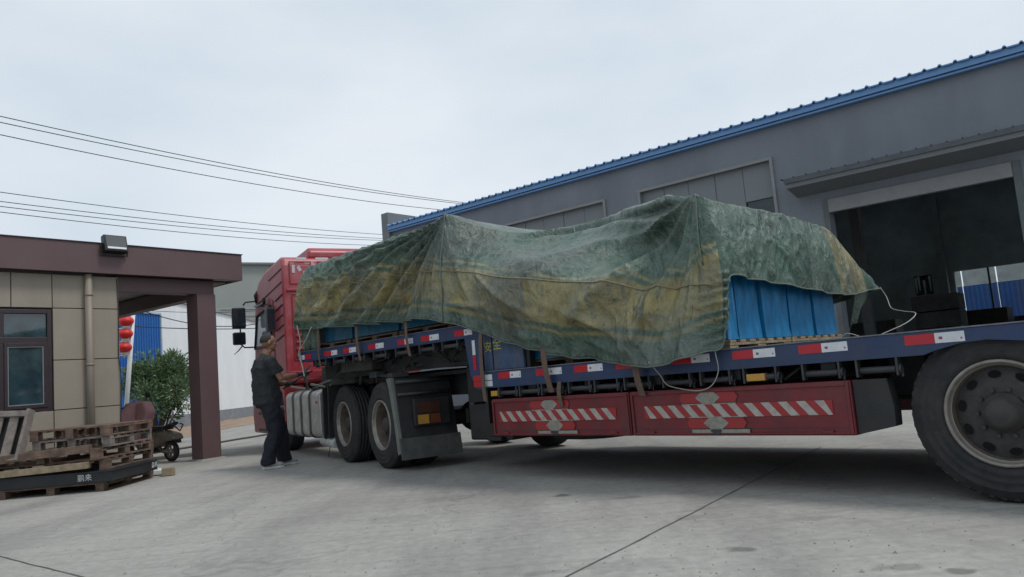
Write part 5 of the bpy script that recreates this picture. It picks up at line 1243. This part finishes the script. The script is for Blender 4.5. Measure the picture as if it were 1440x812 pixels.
# base blocks and black crate
pal('lowest pale pallet carrying the black crate on the concrete', -1.28, .0, .004, 1, 1.25, 1.30, .10, M_wood)
bk = thing('black_crate', 'flat black crate with white characters painted on it, low in the pallet stack', 'crate', (K.x-1.22, K.y-.04, .108), R(1))
M_blk = mat('black_crate_paint', (.014, .017, .022), .55, 0, .3, 6, .001, 30, .5, (.05, .05, .05), 4)
box('crate_body', (0, 0, 0), (1.30, 1.22, .13), M_blk, bk, .006)
for zz in (.0,): box('crate_lip', (-.01, -.012, .118), (1.312, 1.232, .132), M_blk, bk)
mb().box((.06, .06, -.06), (.2, .3, -.001)).box((1.1, .06, -.06), (1.24, .3, -.001)).build('crate_foot', M_blk, bk) if False else None
M_wt = mat('white_stencil', (.60, .62, .62), .6, 0, .15, 40, 0, 30, .6, (.1, .1, .1), 30)
text_mesh('stencil_text', '鹏来', .085, M_wt, bk, (1.0, -.0145, .062), (PI/2, 0, 0), .0015)
text_mesh('stencil_text', '森林', .085, M_wt, bk, (1.3135, 1.10, .064), (PI/2, 0, PI/2), .0015)
z = .242
pal('grey pallet lying directly on the black crate', -1.40, .05, z, 2, 1.38, 1.26, .13, M_wood); z += .132
pal('dark pallet with thick front board, third from the ground', -1.46, .02, z, -2, 1.40, 1.30, .13, M_wood); z += .132
pal('pallet with wide openings, fourth from the ground', -.92, .10, z, 3, .92, 1.18, .13, M_wood_g); z += .132
pal('topmost flat pallet of the old stack, with reddish planks', -.94, .08, z, 1, .94, 1.16, .13, M_wood)
tag(mb().box((0, 0, 0), (1.45, .10, .075)).build('loose_beam', M_wood_l, None, .004), 'long pale timber lying across the front of the pallets above the black crate', 'beam')
o = bpy.data.objects['loose_beam']; o.location = (K.x-1.62, K.y-.12, .245); o.rotation_euler = (R(0), R(-1.5), R(2))
tag(mb().box((0, 0, 0), (1.50, .11, .09)).build('loose_beam', M_wood, None, .004), 'weathered dark timber resting on the front of the pallets above the pale one', 'beam')
o = bpy.data.objects['loose_beam.001']; o.location = (K.x-1.66, K.y-.13, .40); o.rotation_euler = (R(0), R(-2.5), R(3))
# left end: more pallets and one leaning on edge
pallet('old_pallet', 'grey pallet at the left edge lying under the upright one', (K.x-2.75, K.y-.1, .37), R(-3), 1.2, 1.1, .13, M_wood_g, sgp)
pallet('old_pallet', 'lowest dark pallet at the left edge of the stack', (K.x-2.62, K.y-.08, .006), R(2), 1.2, 1.1, .13, M_wood, sgp)
pallet('old_pallet', 'second dark pallet at the left edge of the stack', (K.x-2.7, K.y-.05, .137), R(-1), 1.2, 1.1, .13, M_wood, sgp)
up = thing('leaning_pallet', 'bleached pallet standing on edge and leaning back on the left of the stack', 'pallet', (K.x-2.12, K.y-.02, .50), R(-4), sgp)
up.rotation_euler = (R(-18), R(3), R(-3))
H_ = .60
box('top_rail', (-.1, -.03, H_-.07), (1.12, .03, H_), M_wood_g, up, .003); box('bottom_rail', (-.1, -.03, .0), (1.12, .03, .07), M_wood_g, up, .003)
box('back_board', (-.1, .06, .05), (1.1, .075, H_-.04), M_steel_dark, up)
for k in range(6): box('upright_slat', (-.04+k*.19, .0, .0705), (.07+k*.19, .02, H_-.0705), M_wood_g, up, .002)
box('end_board', (1.121, -.04, .0), (1.16, .07, H_+.02), M_wood_g, up, .003)
# scraps
tag(mb().box((0, 0, 0), (.16, .10, .10)).build('wood_block', M_wood_l, None, .006), 'small cut block of pale wood standing on the concrete by the crate corner', 'wood block')
o = bpy.data.objects['wood_block']; o.location = (K.x+.1, K.y+1.22, .006); o.rotation_euler = (0, 0, R(20))
q = mb(); random.seed(9); vs = []
for i in range(10):
    for j in range(8): vs.append((i*.045, j*.03, .03+.04*random.random()*math.sin(PI*i/9)*math.sin(PI*j/7)))
q.add(vs, [(i*8+j, i*8+j+1, (i+1)*8+j+1, (i+1)*8+j) for i in range(9) for j in range(7)]); o = q.build('crumpled_film', mat('pale_plastic', (.55, .56, .57), .35)); o.location = (K.x-.28, K.y+1.4, .04)
tag(o, 'crumpled pale plastic film on the ground behind the pallets', 'plastic film')

# ------------------------------------------------------------------ scooter behind the pallets
sw = gp(238, 650.0); sx_ = Vector((-.86, .50, 0)).normalized()      # points to the scooter's front (left and away)
rzs = math.atan2(sx_.y, sx_.x)
sc = thing('electric_scooter', 'old scooter with pink wind apron parked behind the pallets', 'scooter', (sw.x, sw.y+.1, 0), rzs)
def sw_wheel(x, r=.17):
    e_ = bpy.data.objects.new('wheel', None); C.objects.link(e_); e_.parent = sc; e_.location = (x, 0, r)
    mb().lathe([(r-.06, -.03), (r-.02, -.045), (r, -.02), (r, .02), (r-.02, .045), (r-.06, .03)], (0, 0, 0), (0, 1, 0), 28).build('tyre', M_rub, e_)
    mb().lathe([(r-.058, -.03), (r-.075, -.01), (r-.075, .01), (r-.058, .03)], (0, 0, 0), (0, 1, 0), 28).build('rim', M_rim, e_)
    q = mb(); q.lathe([(0, -.05), (.04, -.05), (.04, .05), (0, .05)], (0, 0, 0), (0, 1, 0), 12)
    for k in range(5): a_ = 2*PI*k/5; q.bar((0, 0, 0), ((r-.07)*math.cos(a_), 0, (r-.07)*math.sin(a_)), .025, .02)
    q.build('hub_spokes', M_rim, e_)
sw_wheel(0); sw_wheel(1.22)
M_rust = mat('dusty_beige_metal', (.21, .185, .15), .7, .1, .3, 10, .002, 50, .5, (.09, .075, .06), 8)
M_pink = mat('faded_pink_quilt', (.60, .33, .34), .85, 0, .15, 12, .006, 25, .4, (.25, .17, .16), 6)
mb().tube([(.05, 0, .40), (.25, 0, .36), (.45, 0, .24), (.85, 0, .22), (1.0, 0, .40), (1.08, 0, .85)], .045, 10).build('frame_tube', M_rust, sc)
mb().prism([(-.22, .36), (-.16, .46), (.12, .52), (.45, .50), (.50, .30), (.30, .24), (.05, .34)], -.11, .11).build('rear_cowl', M_rust, sc, .04, 3)
mb().prism([(-.20, .30), (-.06, .36), (.06, .36), (.0, .40), (-.18, .36)], -.06, .06).build('rear_fender', M_steel_dark, sc, .01)
mb().tube([(.12, .0, .56), (-.02, 0, .60), (-.16, 0, .64)], [.075, .07, .045], 10, flat=.55).prism([(.08, .53), (.08, .60), (.60, .60), (.62, .52)], -.12, .12).build('seat', M_steel_dark, sc, .02)
mb().tube([(-.12, -.09, .62), (-.2, -.09, .60), (-.24, 0, .50), (-.2, .09, .60), (-.12, .09, .62)], .012, 6).build('grab_rail', M_steel_dark, sc)
mb().tube([(.35, 0, .25), (.2, .02, .17), (.0, .06, .17)], .03, 8).build('swing_arm', M_rust, sc)
mb().prism([(.35, .16), (.35, .22), (.90, .22), (.95, .16)], -.14, .14).build('footboard', M_steel_dark, sc, .01)
mb().tube([(1.08, -.30, .93), (1.04, -.12, .96), (1.04, .12, .96), (1.08, .30, .93)], .016, 8).build('handlebar', M_steel_dark, sc)
for s in (-1, 1):
    mb().tube([(1.06, s*.24, .94), (1.05, s*.30, 1.12)], .006, 6).lathe([(0, -.01), (.05, -.01), (.055, 0), (.05, .01), (0, .01)], (1.05, s*.30, 1.16), (1, 0, 0), 16).build('mirror', M_steel_dark, sc)
q = mb(); vs = []; nI, nJ = 15, 15
for i in range(nI):
    s_ = i/(nI-1)*2-1
    for j in range(nJ):
        t = j/(nJ-1); half = .30*(1-.25*abs(t-.5)) if t > .25 else .16+.14*t/.25
        vs.append((.98-.30*(1-t)*.0-.20*(1-s_*s_)*.5-.10*t*(1-t)*2+.02*math.sin(i*1.9+j*.6), s_*half, 1.02-.70*t+.04*(1-s_*s_)*(1-t)))
q.add(vs, [(i*nJ+j, i*nJ+j+1, (i+1)*nJ+j+1, (i+1)*nJ+j) for i in range(nI-1) for j in range(nJ-1)], True)
o = q.build('wind_apron', M_pink, sc); md = o.modifiers.new('t', 'SOLIDIFY'); md.thickness = .035
mb().prism([(.62, .62), (.50, .86), (.62, 1.04), (.82, 1.02), (.84, .64)], -.10, .10).build('apron_lap', M_pink, sc, .05, 3)

# ------------------------------------------------------------------ the man
PO = gp(391, 656.5); paz = 58
pm = Matrix.Translation((PO.x, PO.y, 0)) @ Matrix.Rotation(math.atan2(math.cos(R(paz)), math.sin(R(paz))), 4, 'Z')
M_skin = mat('skin', (.27, .135, .085), .55, 0, .08, 30)
M_shirt = mat('black_tshirt', (.022, .026, .030), .85, 0, .15, 9, .003, 30)
M_trous = mat('navy_trousers', (.010, .012, .020), .85, 0, .2, 9, .003, 25)
M_hair = mat('grey_black_hair', (.028, .026, .026), .8, 0, .5, 60, .003, 180)
M_shoe = mat('grey_sneaker', (.33, .32, .31), .6, 0, .15, 15); M_sole = mat('white_sole', (.6, .6, .57), .6)
M_glove = mat('dark_glove', (.045, .05, .062), .85, 0, .2, 20)
def ell_tube(q, pts, rads, n=16):       # rads: (along side, along front)
    pts = [Vector(p) for p in pts]; o = len(q.v); vs = []
    for i, p in enumerate(pts):
        t = (pts[min(i+1, len(pts)-1)]-pts[max(i-1, 0)]).normalized()
        side = Vector((0, 1, 0)); side = (side-t*side.dot(t)).normalized(); fr_ = side.cross(t)
        for k in range(n): a_ = 2*PI*k/n; vs.append(p+side*math.cos(a_)*rads[i][0]+fr_*math.sin(a_)*rads[i][1])
    q.add(vs, [(i*n+k, i*n+(k+1) % n, (i+1)*n+(k+1) % n, (i+1)*n+k) for i in range(len(pts)-1) for k in range(n)], True)
    q.f.append(tuple(o+k for k in reversed(range(n)))); q.f.append(tuple(o+(len(pts)-1)*n+k for k in range(n))); q.sm += [True, True]
    return q
def remesh(o, vox, it=3, smooth=.5):
    md = o.modifiers.new('vox', 'REMESH'); md.mode = 'VOXEL'; md.voxel_size = vox; md.use_smooth_shade = True
    md = o.modifiers.new('sm', 'SMOOTH'); md.iterations = it; md.factor = smooth
    return o
def ball(q, c, r, n=12):
    m_ = [(max(1e-4, math.cos(a_)), math.sin(a_)) for a_ in np.linspace(-PI/2, PI/2, n)]
    o = len(q.v); vs = []
    for cr_, s_ in m_:
        for k in range(2*n): a_ = PI*k/n; vs.append((c[0]+r[0]*cr_*math.cos(a_), c[1]+r[1]*cr_*math.sin(a_), c[2]+r[2]*s_))
    q.add(vs, [(i*2*n+k, i*2*n+(k+1) % (2*n), (i+1)*2*n+(k+1) % (2*n), (i+1)*2*n+k) for i in range(n-1) for k in range(2*n)], True); return q
man = thing('person', 'man in black t-shirt and dark trousers pulling a lashing bar beside the truck', 'person')
man.matrix_world = pm
# joints (x forward, y left, z up)
hipc = Vector((-.10, 0, .93)); chest = Vector((-.115, 0, 1.34)); neck = Vector((-.085, 0, 1.49)); head = Vector((-.045, .0, 1.665))
shR, shL = Vector((-.10, -.20, 1.42)), Vector((-.10, .20, 1.42))
elR, elL = Vector((.03, -.25, 1.17)), Vector((.02, .26, 1.16))
wrR, wrL = Vector((.275, -.18, 1.205)), Vector((.22, .12, 1.10))
kR, aR = Vector((-.045, -.12, .49)), Vector((-.16, -.13, .09))
kL, aL = Vector((.085, .11, .49)), Vector((.115, .13, .09))
B = mb()
ell_tube(B, [hipc+Vector((0, 0, -.08)), hipc+Vector((0, 0, .08)), (-.11, 0, 1.12), chest, (-.11, 0, 1.43), neck+Vector((-.01, 0, .0)), neck+Vector((.015, 0, .08))],
         [(.15, .11), (.165, .125), (.15, .12), (.175, .125), (.13, .09), (.062, .062), (.058, .062)])
for a_, b_, c_ in ((shR, elR, wrR), (shL, elL, wrL)): B.tube([a_, a_.lerp(b_, .5), b_, b_.lerp(c_, .35), c_], [.058, .05, .042, .043, .028], 14)
for sgn, kn, an in ((-1, kR, aR), (1, kL, aL)): B.tube([hipc+Vector((0, sgn*.09, -.04)), kn, kn.lerp(an, .35), an], [.085, .058, .055, .038], 14)
# head: skull, jaw, nose, brow, ears, lips
ball(B, head+Vector((-.012, 0, .03)), (.098, .077, .095)); ball(B, head+Vector((.028, 0, -.045)), (.062, .056, .072)); ball(B, head+Vector((.052, 0, -.092)), (.028, .032, .026))
ell_tube(B, [head+Vector((.078, 0, .028)), head+Vector((.098, 0, -.002)), head+Vector((.112, 0, -.022)), head+Vector((.088, 0, -.032))], [(.008, .008), (.011, .010), (.016, .013), (.012, .008)], 10)
ball(B, head+Vector((.072, 0, .038)), (.022, .05, .012), 8); ball(B, head+Vector((.082, 0, -.055)), (.014, .024, .007), 8); ball(B, head+Vector((.078, 0, -.068)), (.014, .022, .008), 8)
for s in (-1, 1): ball(B, head+Vector((-.012, s*.082, -.005)), (.018, .009, .032), 8); ball(B, head+Vector((.058, s*.038, -.02)), (.022, .022, .02), 8)
body = remesh(B.build('body', M_skin, man, fix=True), .007, 3)
for s in (-1, 1):
    ball_ = ball(mb(), head+Vector((.076, s*.031, .016)), (.011, .013, .009), 8).build('eye', mat('eye_white', (.5, .48, .45), .3), man)
# hair
H = mb(); ball(H, head+Vector((-.020, 0, .042)), (.103, .084, .096)); hair = remesh(H.build('hair', M_hair, man), .008, 2)
bmh = MB()
# trim hair: a cap from forehead line back to nape
H2 = mb(); n = 20; vs = []; 
rng = np.linspace(0, 1, 9)
for i in range(n):
    a_ = 2*PI*i/n; lim = (.86+.0*i if math.cos(a_) > .55 else (1.30 if math.cos(a_) > .1 else (1.5 if math.cos(a_) > -.3 else 1.82)))
    for t in rng:
        ph = t*lim; vs.append((head.x-.020+.0995*math.sin(ph)*math.cos(a_), .0805*math.sin(ph)*math.sin(a_), head.z+.032+.0965*math.cos(ph)))
H2.add(vs, [(i*9+j, i*9+j+1, ((i+1) % n)*9+j+1, ((i+1) % n)*9+j) for i in range(n) for j in range(8)], True)
bpy.data.objects.remove(hair)
hair = H2.build('hair', M_hair, man); md = hair.modifiers.new('t', 'SOLIDIFY'); md.thickness = .004; md.offset = 0
# spectacles
gq = mb()
for s in (-1, 1):
    gq.tube([head+Vector((.100, s*.034+.024*math.cos(a_), .014+.017*math.sin(a_))) for a_ in np.linspace(0, 2*PI, 13)], .0022, 6)
    gq.tube([head+Vector((.098, s*.058, .018)), head+Vector((.03, s*.083, .018)), head+Vector((-.015, s*.086, .008))], .0022, 6)
gq.tube([head+Vector((.101, -.011, .017)), head+Vector((.101, .011, .017))], .002, 6)
gq.build('glasses', M_steel_dark, man)
# T-shirt
Sx = mb()
ell_tube(Sx, [(-.10, 0, .84), (-.10, 0, .95), (-.115, 0, 1.12), (-.12, 0, 1.32), (-.11, 0, 1.42), (-.095, 0, 1.475), (-.085, 0, 1.495)],
         [(.215, .180), (.215, .180), (.208, .176), (.225, .168), (.195, .132), (.10, .085), (.075, .075)], 28)
Sx.tube([shR+Vector((0, .05, .01)), shR+Vector((.0, -.01, -.01)), shR.lerp(elR, .45), shR.lerp(elR, .72)], [.075, .088, .085, .088], 18)
Sx.tube([shL+Vector((0, -.05, .01)), shL+Vector((.0, .01, -.01)), shL.lerp(elL, .45), shL.lerp(elL, .72)], [.075, .088, .085, .088], 18)
shirt = remesh(Sx.build('t_shirt', M_shirt, man), .010, 4)
def wrinkle(o, amp, sc_):
    tx = bpy.data.textures.new('fold_noise', 'CLOUDS'); tx.noise_scale = sc_; tx.noise_depth = 2
    md = o.modifiers.new('folds', 'DISPLACE'); md.texture = tx; md.strength = amp; md.mid_level = .5; md.texture_coords = 'LOCAL'
wrinkle(shirt, .045, .11)
# trousers
Tq = mb()
ell_tube(Tq, [(-.10, 0, .99), (-.10, 0, .90), (-.10, 0, .80)], [(.172, .142), (.19, .155), (.18, .15)], 28)
Tq.tube([hipc+Vector((0, -.09, -.05)), (-.075, -.11, .70), kR, kR.lerp(aR, .5), aR+Vector((0, 0, .0)), aR+Vector((.005, 0, -.035))], [.122, .118, .100, .097, .094, .096], 20)
Tq.tube([hipc+Vector((0, .09, -.05)), (.01, .11, .70), kL, kL.lerp(aL, .5), aL+Vector((0, 0, .0)), aL+Vector((.005, 0, -.035))], [.122, .118, .100, .097, .094, .096], 20)
tro = remesh(Tq.build('trousers', M_trous, man), .011, 4); wrinkle(tro, .05, .13)
# shoes
for an, sgn in ((aR, -1), (aL, 1)):
    e_ = bpy.data.objects.new('shoe', None); C.objects.link(e_); e_.parent = man; e_.location = (an.x, an.y, 0); e_.rotation_euler = (0, 0, R(sgn*8))
    q = mb(); ball(q, (-.02, 0, .065), (.06, .046, .055), 10); ball(q, (.09, 0, .05), (.10, .048, .036), 10); ball(q, (.15, 0, .045), (.055, .047, .03), 10); q.tube([(-.015, 0, .06), (-.015, 0, .115)], .048, 14)
    remesh(q.build('upper', M_shoe, e_), .008, 2)
    P = [(-.085, 0), (-.07, .038), (0, .042), (.08, .052), (.16, .052), (.20, .03), (.21, 0), (.20, -.03), (.16, -.05), (.08, -.046), (0, -.042), (-.07, -.038)]
    vs = [(x, y, .001) for x, y in P]+[(x, y, .026) for x, y in P]; n = 12
    mb().add(vs, [tuple(reversed(range(n))), tuple(range(n, 2*n))]+[(i, (i+1) % n, (i+1) % n+n, i+n) for i in range(n)]).build('sole', M_sole, e_, .004)
# gloved hands gripping the bar: palm, four curled fingers of unequal length and a thumb from the side of the palm
barA, barB = Vector((.16, .16, 1.03)), Vector((.50, -.12, 1.25))
bd = (barB-barA).normalized()
def hand(wr, grip, sgn, nm):
    q = mb(); f_ = (grip-wr).normalized(); ax_ = bd*sgn; upv = f_.cross(ax_).normalized()
    q.tube([wr-f_*.03, wr+f_*.01], [.034, .036], 12)
    ell = [(wr+f_*t, r_) for t, r_ in ((.0, .032), (.035, .038), (.075, .036))]
    q.tube([e_[0] for e_ in ell], [e_[1] for e_ in ell], 12, flat=.62)
    for k, ln in enumerate((.92, 1.0, .96, .78)):
        base_ = grip+ax_*(.030-.020*k)-f_*.018+upv*.020
        p1 = base_; p2 = grip+ax_*(.030-.020*k)+f_*.024*ln+upv*.014; p3 = grip+ax_*(.030-.020*k)+f_*.022*ln-upv*.016; p4 = grip+ax_*(.030-.020*k)-f_*.004-upv*.024*ln
        q.tube([p1, p2, p3, p4], [.0105, .0105, .0095, .008], 8)
    q.tube([wr+f_*.03+ax_*.034, grip+ax_*.046-f_*.012-upv*.004, grip+ax_*.034+f_*.010-upv*.022], [.013, .011, .009], 8)
    return remesh(q.build(nm, M_glove, man), .0045, 1)
gR = barA.lerp(barB, .78); gL = barA.lerp(barB, .32)
hand(wrR, gR, 1, 'gloved_hand'); hand(wrL, gL, 1, 'gloved_hand')
bar_o = mb().tube([pm @ barA, pm @ barB], .011, 10).build('lashing_bar', M_winch)
tag(bar_o, 'steel lashing bar held in both hands of the man', 'bar')
